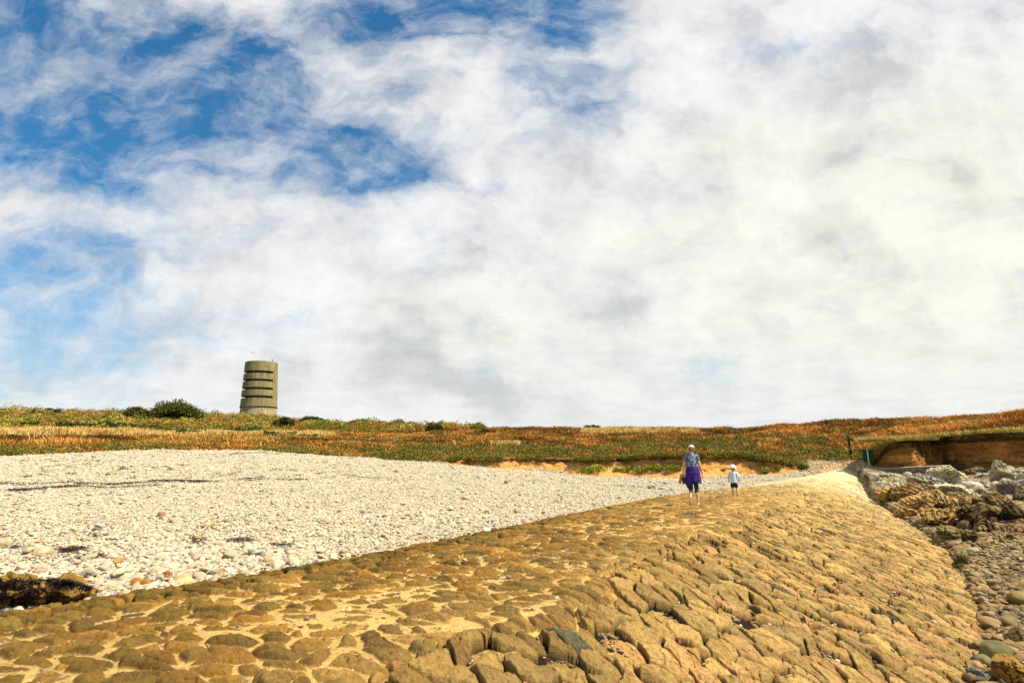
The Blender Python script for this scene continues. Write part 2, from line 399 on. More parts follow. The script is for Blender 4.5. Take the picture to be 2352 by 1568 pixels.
def slip_surface(x, y, want_gap=False):
    s, q = st(x, y); r = np.hypot(x, y)
    wx = f2(x * 2.3, y * 2.3, 31, 3) * .20; wy = f2(x * 2.3, y * 2.3, 47, 3) * .20
    # A: rounded cobbles on the level part, their long side across the view; B: blocks laid down the side slope
    ta = R(-14)
    a1 = (x * math.cos(ta) + y * math.sin(ta)) + wx; b1 = (-x * math.sin(ta) + y * math.cos(ta)) + wy
    A = power_cells(a1, b1, .37, .150, .95, .8, .050, 3)
    qq = np.interp(q, [-20, -9, -4, 8, 40], [-15.2, -7.2, -3.6, 8, 46])
    B = power_cells(s * .95 + wx * .9 + .25 * np.sin(q * .7), qq + wy * .75, .345, .165, 1.0, .7, .07, 8)
    lim = crown_s(q) + 0.15 + f2(q * .9, q * 0 + 3, 71, 3) * 1.2
    isB = s > lim
    pick = lambda k: np.where(isB, B[k], A[k])
    ci, cj, bd, ox, oy = [pick(k) for k in range(5)]
    bd = np.minimum(bd, np.abs(s - lim) * 0.9 + 0.0)
    hid = np.where(isB, 901, 17)
    h1 = hsh(ci, cj, 0, 101) if False else np.where(isB, hsh(ci, cj, 0, 101), hsh(ci, cj, 0, 202))
    h2 = np.where(isB, hsh(ci, cj, 0, 303), hsh(ci, cj, 0, 404)); h3 = np.where(isB, hsh(ci, cj, 0, 505), hsh(ci, cj, 0, 606)); h4 = hsh(ci, cj, 0, 707)
    gap = .003 + .009 * h2 + np.where(isB, .003, 0.010) + .012 * sstep(q, -2, 12)
    rough = f2(x * 8, y * 8, 61, 4, .6)
    d = bd - gap + f2(x * 9, y * 9, 62, 2) * .030
    leftrim = sstep(s, 1.3, .6)
    wid = np.where(isB, .014 + .024 * h3, .095 - .03 * leftrim)
    t = np.clip(d / wid, 0, 1)
    dome = np.sqrt(1 - (1 - t) ** 2)
    H = np.where(isB, .038 + .030 * sstep(q, -5, -9), .080 + .01 * leftrim)
    ca_, sa_ = np.cos(h2 * 6.283), np.sin(h2 * 6.283); pr = ox * ca_ + oy * sa_
    cut = np.clip(pr - .02 - .05 * h3, 0, .3) * (.25 + .45 * h1)                     # a broken-off side
    cb_, sb_ = np.cos(h3 * 6.283 + 2), np.sin(h3 * 6.283 + 2); pr2 = ox * cb_ + oy * sb_
    cut = np.maximum(cut, np.clip(pr2 - .04 - .05 * h4, 0, .3) * .55) * np.where(isB, 1, .35)
    tilt = np.where(isB, .24, .14)
    z = np.maximum(dome * H * (0.65 + .7 * h1) - cut, np.where(isB, -.03, 0)) + (ox * (h2 - .5) + oy * (h3 - .5)) * tilt * t
    z = z + np.where(isB, -oy * .10 * (0.4 + h4) * t, 0)
    z = z + (rough * np.where(isB, .066, .040) + f2(x * 21, y * 21, 66, 3) * .046 * np.clip(9 / r, 0, 1) - np.abs(f2(x * 7 + 5, y * 7, 67, 4, .6)) * np.where(isB, .045, .03) + np.abs(f2(x * 4.1, y * 6.0, 68, 3)) * -.05 * isB) * t * t
    crack = np.abs(f2(x * 3.3 + 9, y * 3.3, 69, 3)); z = z - .035 * sstep(crack, .014, .0) * t * (h3 > .45)
    z = np.where(d <= 0, -.075 - .05 * h4 * isB, z)
    hole = (h4 > np.where(isB, .965, .99)); z = np.where(hole, z - .05 - .04 * h1, z)
    sm = sstep(s, .6, 1.3) * sstep(s, lim + .35, lim - .35) * (0.87 + .40 * f2(x * .5, y * .5, 81, 3) - .25 * sstep(q, 3, 10))
    rip = f2(x * 3.1, y * 3.1, 83, 3) * .045
    sand = -.085 + .14 * np.clip(sm, 0, 1) + rip * (sm > .2)
    farsand = sstep(q, 9, 16) * sstep(s, lim + 1.5, lim - .5)
    sand = np.maximum(sand, -.06 + .10 * farsand + rip)
    hs = np.maximum(z, sand); issand = sstep(sand - z, -.004, .008)
    zb = slip_base(s, q) + hs * 1.0 - .02
    # colours
    pal = np.array([(.33, .207, .063), (.29, .186, .058), (.37, .223, .066), (.26, .165, .054), (.38, .217, .070), (.285, .188, .065)])
    c = pal[(h1 * 5.999).astype(int)]
    palB = np.array([(.52, .365, .175), (.47, .325, .155), (.56, .39, .19), (.54, .365, .175), (.56, .355, .185), (.44, .32, .16), (.50, .35, .17)])
    cB = palB[(h1 * 6.999).astype(int)]
    k = sstep(s, lim - 1.9, lim + 1.7) * .92 * sstep(q, -13.5, -8.5) + .0
    k = np.clip(k + .55 * sstep(q, -3, 12), 0, 1)
    c = lerp(c, cB, k[:, None])
    grey = (h4 > .944) & (h4 < np.where(isB, .952, .95)); c = np.where(grey[:, None], np.array([.17, .15, .11]), c)
    pale = np.clip(sstep(q, 2, 15) * (.50 + .3 * f2(x * .4, y * .4, 91, 3)) + .30 * sstep(q, 13, 26) , 0, 1)
    c = lerp(c, lerp(np.array([.62, .48, .26]), np.array([.82, .72, .52]), sstep(q, 12, 22)[:, None]), (pale * .75)[:, None])
    c = c * np.array([1.03, 1.05, .93]) * (0.76 + .42 * h2 + .5 * f2(x * 1.6, y * 1.6, 95, 4))[:, None]
    sandc = lerp(np.array([.72, .51, .21]), np.array([.66, .53, .30]), np.clip(sstep(q, 3, 20), 0, 1)[:, None]) * (1 + .25 * f2(x * 2, y * 2, 93, 3))[:, None]
    c = lerp(c, sandc, issand[:, None])
    w = sstep(q, 8, 15) * (sstep(s, 2.4, .2) * .9 + sstep(f2(x * .35, y * .35, 97, 3), -.05, .12) * .5); w = np.clip(w, 0, .9)
    c = lerp(c, np.array([.66, .60, .46]), w[:, None])
    gapc = (z <= -.04) & (sand < -.04); c = np.where(gapc[:, None], np.array([.05, .032, .015]), c)
    # weed-brown stones on the lower lip
    weed = sstep(s, 1.4, .5) * sstep(q, 4, -6) * .6; c = lerp(c, c * np.array([.75, .82, .6]), weed[:, None])
    if want_gap: return zb, c, (z <= -.02) & (issand < .5) | (issand > .7) & (np.abs(sand - z) < .02)
    return zb, c
def build_slipway():
    na, nr = 1500, 1800
    azs = np.linspace(R(-48), R(53), na); rs = 2.6 * np.exp(np.linspace(0, math.log(48 / 2.6), nr))
    A, RR = np.meshgrid(azs, rs, indexing='ij'); x = (RR * np.sin(A)).ravel(); y = (RR * np.cos(A)).ravel()
    s, q = st(x, y)
    jag = f2(q * 2.2, q * 0, 15, 3) * .5
    keep = (s > -.12 + jag) & (s < foot_s(q) + .30 + jag * 1.6) & (q < 33.5)
    F, used = grid_faces(na, nr, keep)
    x, y = x[used], y[used]
    z, c = slip_surface(x, y)
    edge = sstep(st(x, y)[0], .05, -.25) ; z = z - .12 * edge
    m = mat_col('paving_stone', rough=.9, spec=.15, var=.72, vscale=24, bump=1.0, bscale=30, bdist=.045, fine=((.13, .085, .03), 7.0, .50, .68, .42))
    o = mk('slipway', np.stack([x, y, z], 1), F, m, c)
    tag(o, 'old slipway paved with rounded brown stones bedded in yellow sand', 'slipway', kind='structure')
build_slipway()
def slip_z(x, y):
    z, c = slip_surface(np.array([float(x)]), np.array([float(y)])); return float(z[0])

# ---- terrain sheet: beach, foreshore, hill
def terrain_colour(x, y, z):
    az = np.arctan2(x, y); r = np.hypot(x, y); cr = crest_r(az); s, q = st(x, y)
    px, py = proj(x, y, z)
    stone = np.array([.22, .18, .12]); c = np.tile(stone, (len(x), 1))
    right = (s > foot_s(q) - .5) & (px > 1900) | (px > 2000)
    c = np.where(right[:, None], np.array([.15, .125, .08]), c)
    hill = sstep(r, cr - .3, cr + .4)
    hc = lerp(np.array([.20, .105, .025]), np.array([.10, .095, .02]), sstep(f2(x * .15, y * .15, 3, 4), -.1, .12)[:, None])
    c = lerp(c, hc, hill[:, None])
    # sandy bare earth at the foot of the eroded bank and the track between bank and cliff
    earth = sstep(px, 960, 1060) * sstep(px, 1890, 1850) * sstep(r, cr - .8, cr - .3) * sstep(r, cr + 3.0, cr + 1.6)
    c = lerp(c, np.array([.50, .27, .085]), earth[:, None])
    track = sstep(px, 1800, 1870) * sstep(px, 2010, 1985) * sstep(r, 33, 38) * sstep(r, 46.8, 45.4)
    c = lerp(c, np.array([.50, .38, .21]), track[:, None])
    return c * (1 + .3 * f2(x * 2.2, y * 2.2, 44, 3))[:, None]
def build_terrain():
    na, nr = 560, 720
    azs = np.linspace(R(-62), R(72), na); rs = 1.0 * np.exp(np.linspace(0, math.log(300.), nr))
    A, RR = np.meshgrid(azs, rs, indexing='ij'); x = (RR * np.sin(A)).ravel(); y = (RR * np.cos(A)).ravel()
    z = ground(x, y); F, _ = grid_faces(na, nr)
    cut = (np.hypot(x, y) > 2); c = terrain_colour(x, y, z)
    m = mat_col('earth_and_shingle', rough=.95, spec=.1, var=.35, vscale=9, bump=.8, bscale=14, bdist=.03)
    o = mk('hillside', np.stack([x, y, z], 1), F, m, c)
    tag(o, 'shore and heath covered hillside rising behind the shingle beach', 'hillside', kind='structure')
    # one broad sheet reaching the horizon
    n = 48; a = np.linspace(0, 2 * math.pi, n, endpoint=False); V = [(0, 0, -3.2)]
    for rr in (40, 400, 8000): V += [(rr * math.cos(t), rr * math.sin(t), -3.2) for t in a]
    T = [(0, 1 + i, 1 + (i + 1) % n) for i in range(n)]; Q = []
    for k in range(2):
        b = 1 + k * n; Q += [(b + i, b + n + i, b + n + (i + 1) % n, b + (i + 1) % n) for i in range(n)]
    g = mk('ground', np.array(V, float), [np.array(T), np.array(Q)], mat_plain('ground_far', (.12, .11, .06), noise=((.16, .12, .05), .05)))
    tag(g, 'low ground stretching to the horizon', 'ground', kind='structure')
build_terrain()
def hit(px, py, r0=3.0, r1=200.0):
    """where the line of sight through a picture point meets the terrain"""
    d = ray(px, py); L = math.hypot(d[0], d[1])
    for it in range(2):
        rs = np.exp(np.linspace(math.log(r0), math.log(r1), 90 if it == 0 else 40)); P = np.array([0, 0, EYE]) + d * (rs / L)[:, None]
        s, q = st(P[:, 0], P[:, 1])
        g = ground(P[:, 0], P[:, 1])
        on = (s > 0) & (s < foot_s(q)) & (q < 33); g = np.where(on, np.maximum(g, slip_base(s, q)), g)
        k = int(np.argmax(P[:, 2] < g))
        if k == 0: break
        r0, r1 = rs[k - 1], rs[k]
    p = P[k]; return Vector((float(p[0]), float(p[1]), float(g[k])))
def gz(x, y): return float(ground(np.array([x]), np.array([y]))[0])

# ---------------------------------------------------------------- shingle: pebbles laid out by geometry nodes
def pebble_group(kinds, seed):
    ng = bpy.data.node_groups.new('pebbles', 'GeometryNodeTree')
    ng.interface.new_socket('Geometry', in_out='INPUT', socket_type='NodeSocketGeometry')
    ng.interface.new_socket('Geometry', in_out='OUTPUT', socket_type='NodeSocketGeometry')
    N, L = ng.nodes, ng.links
    gi = N.new('NodeGroupInput'); go = N.new('NodeGroupOutput')
    g2i = N.new('GeometryNodeGeometryToInstance')
    for k in range(kinds):
        ic = N.new('GeometryNodeMeshIcoSphere'); ic.inputs['Radius'].default_value = 0.5; ic.inputs['Subdivisions'].default_value = 3
        sp = N.new('GeometryNodeSetPosition'); L.new(ic.outputs[0], sp.inputs['Geometry'])
        no = N.new('ShaderNodeTexNoise'); no.inputs['Scale'].default_value = 1.3; no.inputs['Detail'].default_value = 1.5
        ps = N.new('GeometryNodeInputPosition'); ad = N.new('ShaderNodeVectorMath'); ad.operation = 'ADD'; ad.inputs[1].default_value = (seed + k * 7.3, k * 3.1, k * 1.7)
        L.new(ps.outputs[0], ad.inputs[0]); L.new(ad.outputs[0], no.inputs['Vector'])
        sb = N.new('ShaderNodeVectorMath'); sb.operation = 'SUBTRACT'; sb.inputs[1].default_value = (.5, .5, .5); L.new(no.outputs[1], sb.inputs[0])
        scl = N.new('ShaderNodeVectorMath'); scl.operation = 'SCALE'; scl.inputs['Scale'].default_value = 0.62; L.new(sb.outputs[0], scl.inputs[0])
        L.new(scl.outputs[0], sp.inputs['Offset'])
        ss = N.new('GeometryNodeSetShadeSmooth'); L.new(sp.outputs[0], ss.inputs[0])
        sm = N.new('GeometryNodeSetMaterial'); sm.inputs['Material'].default_value = MATS['pebble']; L.new(ss.outputs[0], sm.inputs[0])
        L.new(sm.outputs[0], g2i.inputs[0])
    iop = N.new('GeometryNodeInstanceOnPoints'); L.new(gi.outputs[0], iop.inputs['Points']); L.new(g2i.outputs[0], iop.inputs['Instance'])
    iop.inputs['Pick Instance'].default_value = True
    def attr(name, typ):
        a = N.new('GeometryNodeInputNamedAttribute'); a.data_type = typ; a.inputs['Name'].default_value = name; return a.outputs[0]
    L.new(attr('pick', 'INT'), iop.inputs['Instance Index'])
    L.new(attr('turn', 'FLOAT_VECTOR'), iop.inputs['Rotation']); L.new(attr('size', 'FLOAT_VECTOR'), iop.inputs['Scale'])
    L.new(iop.outputs[0], go.inputs[0]); return ng
def pebbles(name, P, size, col, label, seed, flat=.6):
    n = len(P); g = np.random.default_rng(seed)
    me = bpy.data.meshes.new(name); me.vertices.add(n); me.vertices.foreach_set('co', P.astype(np.float32).ravel())
    sc = np.stack([size * g.uniform(.9, 1.35, n), size * g.uniform(.75, 1.05, n), size * g.uniform(flat - .15, flat + .2, n)], 1)
    rt = np.stack([g.normal(0, .25, n), g.normal(0, .25, n), g.uniform(0, 6.28, n)], 1)
    for nm, ty, v, key in (('pick', 'INT', g.integers(0, 5, n), 'value'), ('turn', 'FLOAT_VECTOR', rt, 'vector'), ('size', 'FLOAT_VECTOR', sc, 'vector')):
        a = me.attributes.new(nm, ty, 'POINT'); a.data.foreach_set(key, np.asarray(v, np.int32 if ty == 'INT' else np.float32).ravel())
    a = me.attributes.new('Col', 'FLOAT_COLOR', 'POINT'); c = np.ones((n, 4), np.float32); c[:, :3] = TONE(col); a.data.foreach_set('color', c.ravel())
    me.materials.append(MATS['pebble'])
    o = bpy.data.objects.new(name, me); COL.objects.link(o)
    md = o.modifiers.new('stones', 'NODES'); md.node_group = pebble_group(5, seed)
    tag(o, label, 'pebbles', kind='stuff'); return o
mat_col('pebble', rough=.8, spec=.3, var=.16, vscale=3.0, bump=.25, bscale=9, bdist=.02, inst=True)
def stratified(azl, azh, r0, r1, size_of_r, fill, g):
    pts = []; r = r0
    while r < r1:
        s = size_of_r(r) * fill; n = max(2, int((azh - azl) * r / s))
        az = azl + (azh - azl) * (np.arange(n) + g.uniform(0, 1, n)) / n
        rr = r + g.uniform(-.6, .6, n) * s; pts.append(np.stack([az, rr], 1)); r += s
    p = np.concatenate(pts); return p[:, 0], p[:, 1]
def build_beach():
    g = np.random.default_rng(21)
    SZ = ([6, 9, 12, 16, 24, 34, 46], [.072, .052, .040, .032, .034, .042, .054])
    so = lambda r: float(np.interp(r, *SZ))
    az, r = stratified(R(-48), R(44), 6.0, 46.0, so, .92, g)
    x, y = r * np.sin(az), r * np.cos(az); s, q = st(x, y)
    px = np.interp(az, AZ, PX); cr = crest_r(az)
    edge = cr + .35 + f2(az * 60, az * 0, 3, 3) * 1.6
    m = (s < .02 + .10 * g.normal(0, 1, len(s))) & (r < edge) & (px < 1905)
    m &= ~((px > 1500) & (r > 37) & (g.uniform(0, 1, len(r)) < .15))
    x, y, r, az, s, q, px = [v[m] for v in (x, y, r, az, s, q, px)]
    base = np.interp(r, *SZ)
    n = len(x)
    size = base * np.exp(g.normal(0, .34, n)); big = g.uniform(0, 1, n) < .010; size[big] *= 1.9
    near = sstep(s, -2.2, 0) * sstep(r, 11, 7); size *= 1 + .45 * near * g.uniform(0, 1, n)
    size *= 1 + 1.0 * np.clip(f2(x * .45, y * .45, 301, 3) - .05, 0, 1) * (r < 16)
    z = ground(x, y) + size * .16 + g.uniform(0, .4, n) * size
    pal = np.array([(.62, .56, .44), (.66, .59, .45), (.58, .53, .43), (.70, .64, .52), (.60, .50, .38), (.52, .48, .40), (.64, .52, .42), (.55, .50, .40),
                    (.34, .33, .30), (.26, .27, .27), (.50, .34, .17), (.42, .25, .15), (.20, .18, .15)])
    pw = np.array([.16, .16, .12, .12, .1, .1, .07, .08, .035, .02, .02, .01, .005]); pw /= pw.sum()
    c = pal[g.choice(len(pal), n, p=pw)]
    c = c * np.array([.93, .905, .85])
    dull = sstep(r, 12, 30) * .30
    c = lerp(c, np.array([.56, .52, .40]), dull[:, None]); c = c * g.uniform(.80, 1.12, n)[:, None]
    dk = sstep(s, -1.6, 0) * sstep(q, 4, -6) * (g.uniform(0, 1, n) < .30); c = lerp(c, np.array([.36, .29, .17]), (dk * .6)[:, None])
    pebbles('shingle', np.stack([x, y, z], 1), size, c, 'broad bank of pale rounded pebbles sloping up to the heath', 5)
    # sea side: darker stones
    so = lambda r: float(np.interp(r, [5, 8, 14, 22, 42], [.070, .056, .050, .070, .12]))
    az, r = stratified(R(30), R(60), 4.5, 41.0, so, .72, g)
    x, y = r * np.sin(az), r * np.cos(az); s, q = st(x, y)
    m = (s > foot_s(q) - .25 + .12 * g.normal(0, 1, len(s))) & (q < 30) & (r < crest_r(az) - 1.2); x, y, r, s, q = [v[m] for v in (x, y, r, s, q)]; n = len(x)
    size = np.interp(r, [5, 8, 14, 22, 42], [.070, .056, .050, .070, .12]) * np.exp(g.normal(0, .48, n)); size = np.clip(size, .02, .15)
    z = ground(x, y) + size * .15 + g.uniform(0, .35, n) * size
    pal = np.array([(.30, .26, .17), (.24, .21, .15), (.36, .30, .18), (.19, .18, .15), (.42, .34, .20), (.28, .23, .15), (.46, .42, .33), (.13, .13, .12), (.34, .22, .12)])
    c = pal[g.choice(len(pal), n, p=[.18, .16, .16, .12, .12, .1, .06, .06, .04])]
    ed = np.exp(-np.clip(s - foot_s(q), 0, 9) / .35) * (g.uniform(0, 1, n) < .13) * (r < 22); size = size * (1 + .8 * ed)
    c = lerp(c, np.array([.38, .30, .19]), (np.clip(ed * 2, 0, 1))[:, None])
    c = lerp(c, np.array([.46, .42, .32]), (sstep(r, 21, 28) * .7)[:, None]) * g.uniform(.75, 1.15, n)[:, None] * np.array([.98, .86, .66])
    pebbles('foreshore_pebbles', np.stack([x, y, z], 1), size, c, 'dark grey and brown pebbles below the sloping side of the slipway', 9, .55)
build_beach()
def build_grit():
    g = np.random.default_rng(31); n = 60000
    az = g.uniform(R(-45), R(48), n); r = 2.6 * np.exp(g.uniform(0, math.log(15 / 2.6), n)); x, y = r * np.sin(az), r * np.cos(az); s, q = st(x, y)
    m = (s > .2) & (s < foot_s(q)); x, y, r = x[m], y[m], r[m]
    z, c, gp = slip_surface(x, y, True); m = gp & (g.uniform(0, 1, len(x)) < .8); x, y, z, r = x[m], y[m], z[m], r[m]; n = len(x)
    size = np.exp(g.normal(0, .45, n)) * .016 * np.clip(r / 6, .8, 1.8)
    pal = np.array([(.55, .42, .24), (.40, .28, .14), (.62, .54, .40), (.25, .20, .13), (.34, .31, .26), (.50, .30, .14)])
    pebbles('grit', np.stack([x, y, z + size * .2], 1), size, pal[g.integers(0, 6, n)] * g.uniform(.8, 1.2, n)[:, None], 'small stones and grit caught in the joints of the slipway', 14)
build_grit()
def build_track():
    g = np.random.default_rng(33); so = lambda r: .05
    az = np.interp(1770 + g.uniform(0, 250, 26000), PX, AZ); r = g.uniform(31, 46.5, len(az)); x, y = r * np.sin(az), r * np.cos(az); s, q = st(x, y); px = np.interp(az, AZ, PX)
    m = ((r > 38) | (q > 31)) & (s > -1.5); x, y, r = x[m], y[m], r[m]; n = len(x); size = np.exp(g.normal(0, .4, n)) * .045
    z = ground(x, y); pal = np.array([(.55, .44, .28), (.46, .36, .20), (.62, .54, .38), (.36, .29, .17), (.50, .42, .30)])
    pebbles('track_stones', np.stack([x, y, z + size * .1], 1), size, pal[g.integers(0, 5, n)] * g.uniform(.8, 1.1, n)[:, None], 'sandy gravel scattered over the track beside the earth cliff', 15)
build_track()

# ---------------------------------------------------------------- rocks
MROCK = mat_col('rock', rough=.88, spec=.2, var=.35, vscale=5, bump=.9, bscale=9, bdist=.05, fine=((.07, .055, .03), 3.2, .50, .70, .45))
MBOULD = mat_col('boulder', rough=.8, spec=.25, var=.22, vscale=9, bump=.4, bscale=24, bdist=.015)
def rock_mesh(seed, dims, kind='angular', sub=4, strata=None, tint=(.4, .33, .2), tint2=None):
    g = np.random.default_rng(seed); V, F = ICO[sub]; V = V.copy()
    if kind == 'round':
        V = V * (1 + .22 * f3(V * .9 + seed, seed, 2)[:, None] * 2) + .03 * f3(V * 4 + seed, seed + 3, 3)[:, None] * V
    else:
        nf = {'angular': 13, 'slab': 12, 'spike': 9}[kind]
        N = g.normal(0, 1, (nf, 3)); N /= np.linalg.norm(N, axis=1)[:, None]; D = g.uniform(.58, .98, nf)
        dots = V @ N.T; rr = np.where(dots > .05, D / np.maximum(dots, .05), 9)
        k = 45.0; r = -np.log(np.exp(-k * np.clip(rr, 0, 1.5)).sum(1) + math.exp(-k * 1.12)) / k
        V = V * r[:, None]
        V = V * (1 + .22 * f3(V * 2.1 + seed, seed, 4)[:, None] - .22 * sstep(np.abs(f3(V * 2.6 + seed, seed + 5, 3)), .05, .0)[:, None] + .10 * f3(V * 9 + seed, seed + 6, 3)[:, None])
    V = V * (np.array(dims) / 2)
    if strata is not None:
        d = np.array(strata[:3], float); d /= np.linalg.norm(d); fr = strata[3]
        u = V @ d; ph = u * fr + 1.6 * f3(V * .8 + seed, seed + 9, 3)
        fr_ = ph % 1; saw = np.clip(fr_ * 5, 0, 1) * (1 - .55 * fr_)
        amp = strata[4]; n = V / (np.linalg.norm(V, axis=1)[:, None] + 1e-6)
        V = V - n * ((1 - saw) * amp)[:, None]
    V = V + (f3(V * 3.0 / max(max(dims), .3) * 2, seed + 2, 3)[:, None] * .07 * min(dims))
    t1 = np.array(tint); t2 = np.array(tint2 if tint2 is not None else t1 * .72)
    c = lerp(t1, t2, sstep(f3(V * 2.2 / max(dims) + seed, seed + 4, 3), -.12, .12)[:, None])
    return V, F, c
def rock(px, py, w, h, label, cat='rock', name='rock', kind='angular', tint=(.4, .33, .2), tint2=None, strata=None, seed=None, depth=None, group=None, rz=0.0, tilt=(0, 0), sub=4, sink=.18, pos=None, mat=None, proto=None, dr=0.0):
    """w, h as they span in the picture; set on the terrain at the picture point of its foot"""
    p = pos if pos is not None else hit(px, py)
    dist = math.hypot(p.x, p.y) + dr; a = math.atan2(p.x, p.y); p = Vector((math.sin(a) * dist, math.cos(a) * dist, 0)); p.z = gz(p.x, p.y)
    m = dist * math.cos(a) / FPX; W = w * m * math.cos(a); H = h * m * 1.15
    Dp = depth if depth else W * .8
    seed = seed if seed is not None else int(px * 7 + py * 13)
    V, F, c = rock_mesh(seed, (W, Dp, H), kind, sub, strata, tint, tint2)
    rot = np.array(Matrix.Rotation(tilt[1], 3, 'Y') @ Matrix.Rotation(tilt[0], 3, 'X')); V = V @ rot.T
    V[:, 2] -= V[:, 2].min() + sink * H
    o = mk(name, V, F, mat or (MBOULD if kind == 'round' else MROCK), c, loc=p, smooth=(kind == 'round')); o.rotation_euler.z = -a + rz
    tag(o, label, cat, group); return o
ORANGE, PINK, PALE, GREY, DARK, TAN = (.46, .25, .06), (.55, .36, .26), (.66, .58, .44), (.30, .30, .28), (.13, .13, .12), (.48, .36, .18)
def beach_boulders():
    B = [(372, 1190, 30, 20, 'pink pointed stone standing above the pebbles in the middle of the beach', PINK, 'angular'),
         (480, 1213, 36, 14, 'flat yellowish stone lying in the pale pebbles', (.62, .50, .26), 'angular'),
         (96, 1278, 52, 22, 'large cream boulder beside a dark tuft of seaweed', (.62, .50, .34), 'round'),
         (416, 1346, 54, 24, 'large cream boulder touching the brown edge of the slipway', (.62, .52, .30), 'round'),
         (312, 1345, 34, 19, 'dark orange boulder beside a rounder orange one', ORANGE, 'round'),
         (336, 1347, 26, 17, 'round orange boulder next to the slipway stones', (.50, .28, .07), 'round'),
         (382, 1330, 27, 17, 'reddish orange boulder behind the large cream one', (.50, .24, .10), 'angular'),
         (91, 1317, 28, 13, 'pink boulder above the seaweed covered outcrop', PINK, 'round'),
         (427, 1312, 15, 12, 'small orange stone beside a black one', ORANGE, 'round'),
         (417, 1304, 12, 12, 'small black stone beside the orange one', DARK, 'round'),
         (504, 1322, 27, 12, 'ochre boulder close to the slipway edge', (.44, .33, .12), 'round'),
         (226, 1352, 30, 18, 'cream boulder between the outcrop and the orange boulders', PALE, 'round'),
         (248, 1374, 40, 17, 'pale grey angular block wedged against the slipway', (.50, .50, .46), 'angular'),
         (270, 1366, 30, 16, 'rusty brown block behind the pale grey one', (.50, .36, .24), 'angular'),
         (191, 1318, 22, 11, 'egg shaped grey stone among pale pebbles', (.40, .37, .32), 'round'),
         (158, 1312, 22, 9, 'flat slate grey stone among pale pebbles', (.25, .25, .22), 'round'),
         (336, 1308, 15, 8, 'blue grey stone on the pale shingle', (.28, .33, .38), 'round'),
         (12, 1256, 26, 14, 'tan boulder at the side of the beach', (.58, .43, .24), 'round'),
         (140, 1290, 22, 10, 'pinkish cream stone on the shingle', (.58, .46, .34), 'round'),
         (739, 1232, 22, 11, 'pinkish pale boulder lying near the slipway', (.64, .50, .36), 'round'),
         (716, 1252, 30, 9, 'long pale stone at the shingle edge', PALE, 'round'),
         (805, 1170, 24, 9, 'white block standing out in the fine shingle', (.72, .67, .54), 'angular'),
         (1113, 1181, 10, 5, 'small grey stone alone on the shingle', (.30, .29, .30), 'round'),
         (1129, 1202, 20, 8, 'grey stone resting on the slipway kerb', (.34, .35, .32), 'angular'),
         (1500, 1124, 24, 12, 'pale grey boulder in the shingle behind the woman', (.50, .53, .46), 'angular'),
         (1524, 1126, 26, 8, 'low white rock joined to the pale grey boulder', (.66, .66, .54), 'angular'),
         (1542, 1127, 9, 6, 'small grey stone beside the low white rock', (.34, .35, .26), 'round'),
         (1846, 1083, 16, 5, 'grey slab at the foot of the sandy bank', (.30, .24, .18), 'angular')]
    for i, (px, py, w, h, lab, tint, kd) in enumerate(B):
        rock(px, py, w, h, lab, 'boulder', 'boulder', kd, tint, seed=300 + i * 7, sub=4, sink=.22)
beach_boulders()
def left_outcrop():
    T = (.40, .26, .075); T2 = (.30, .19, .05)
    L = [(5, 1396, 130, 84, 'brown outcrop rock hung with black seaweed', .9, (0, .1)), (52, 1382, 62, 76, 'pointed brown rock rising from the seaweed', .5, (0, 0)),
         (96, 1390, 84, 66, 'rounded brown rock under the seaweed edge', .6, (0, 0)), (145, 1388, 120, 62, 'cracked tan ledge at the end of the outcrop', .75, (.0, .22)),
         (200, 1380, 60, 42, 'tan split rock closest to the slipway kerb', .45, (0, .3)), (150, 1362, 120, 36, 'long dark topped ledge behind the outcrop', .4, (0, .12)),
         (18, 1358, 80, 40, 'smooth brown hump behind the seaweed', .4, (0, 0)), (-60, 1410, 130, 76, 'brown rock at the seaward end of the outcrop', .9, (0, 0))]
    for i, (px, py, w, h, lab, dp, tl) in enumerate(L):
        rock(px, py, w, h, lab, 'rock', 'rock', 'slab' if i in (3, 4, 5) else 'angular', T, T2, strata=(.75, .1, .6, 9, .035), seed=70 + i * 5, depth=dp, tilt=tl, sub=5, sink=.12)
left_outcrop()
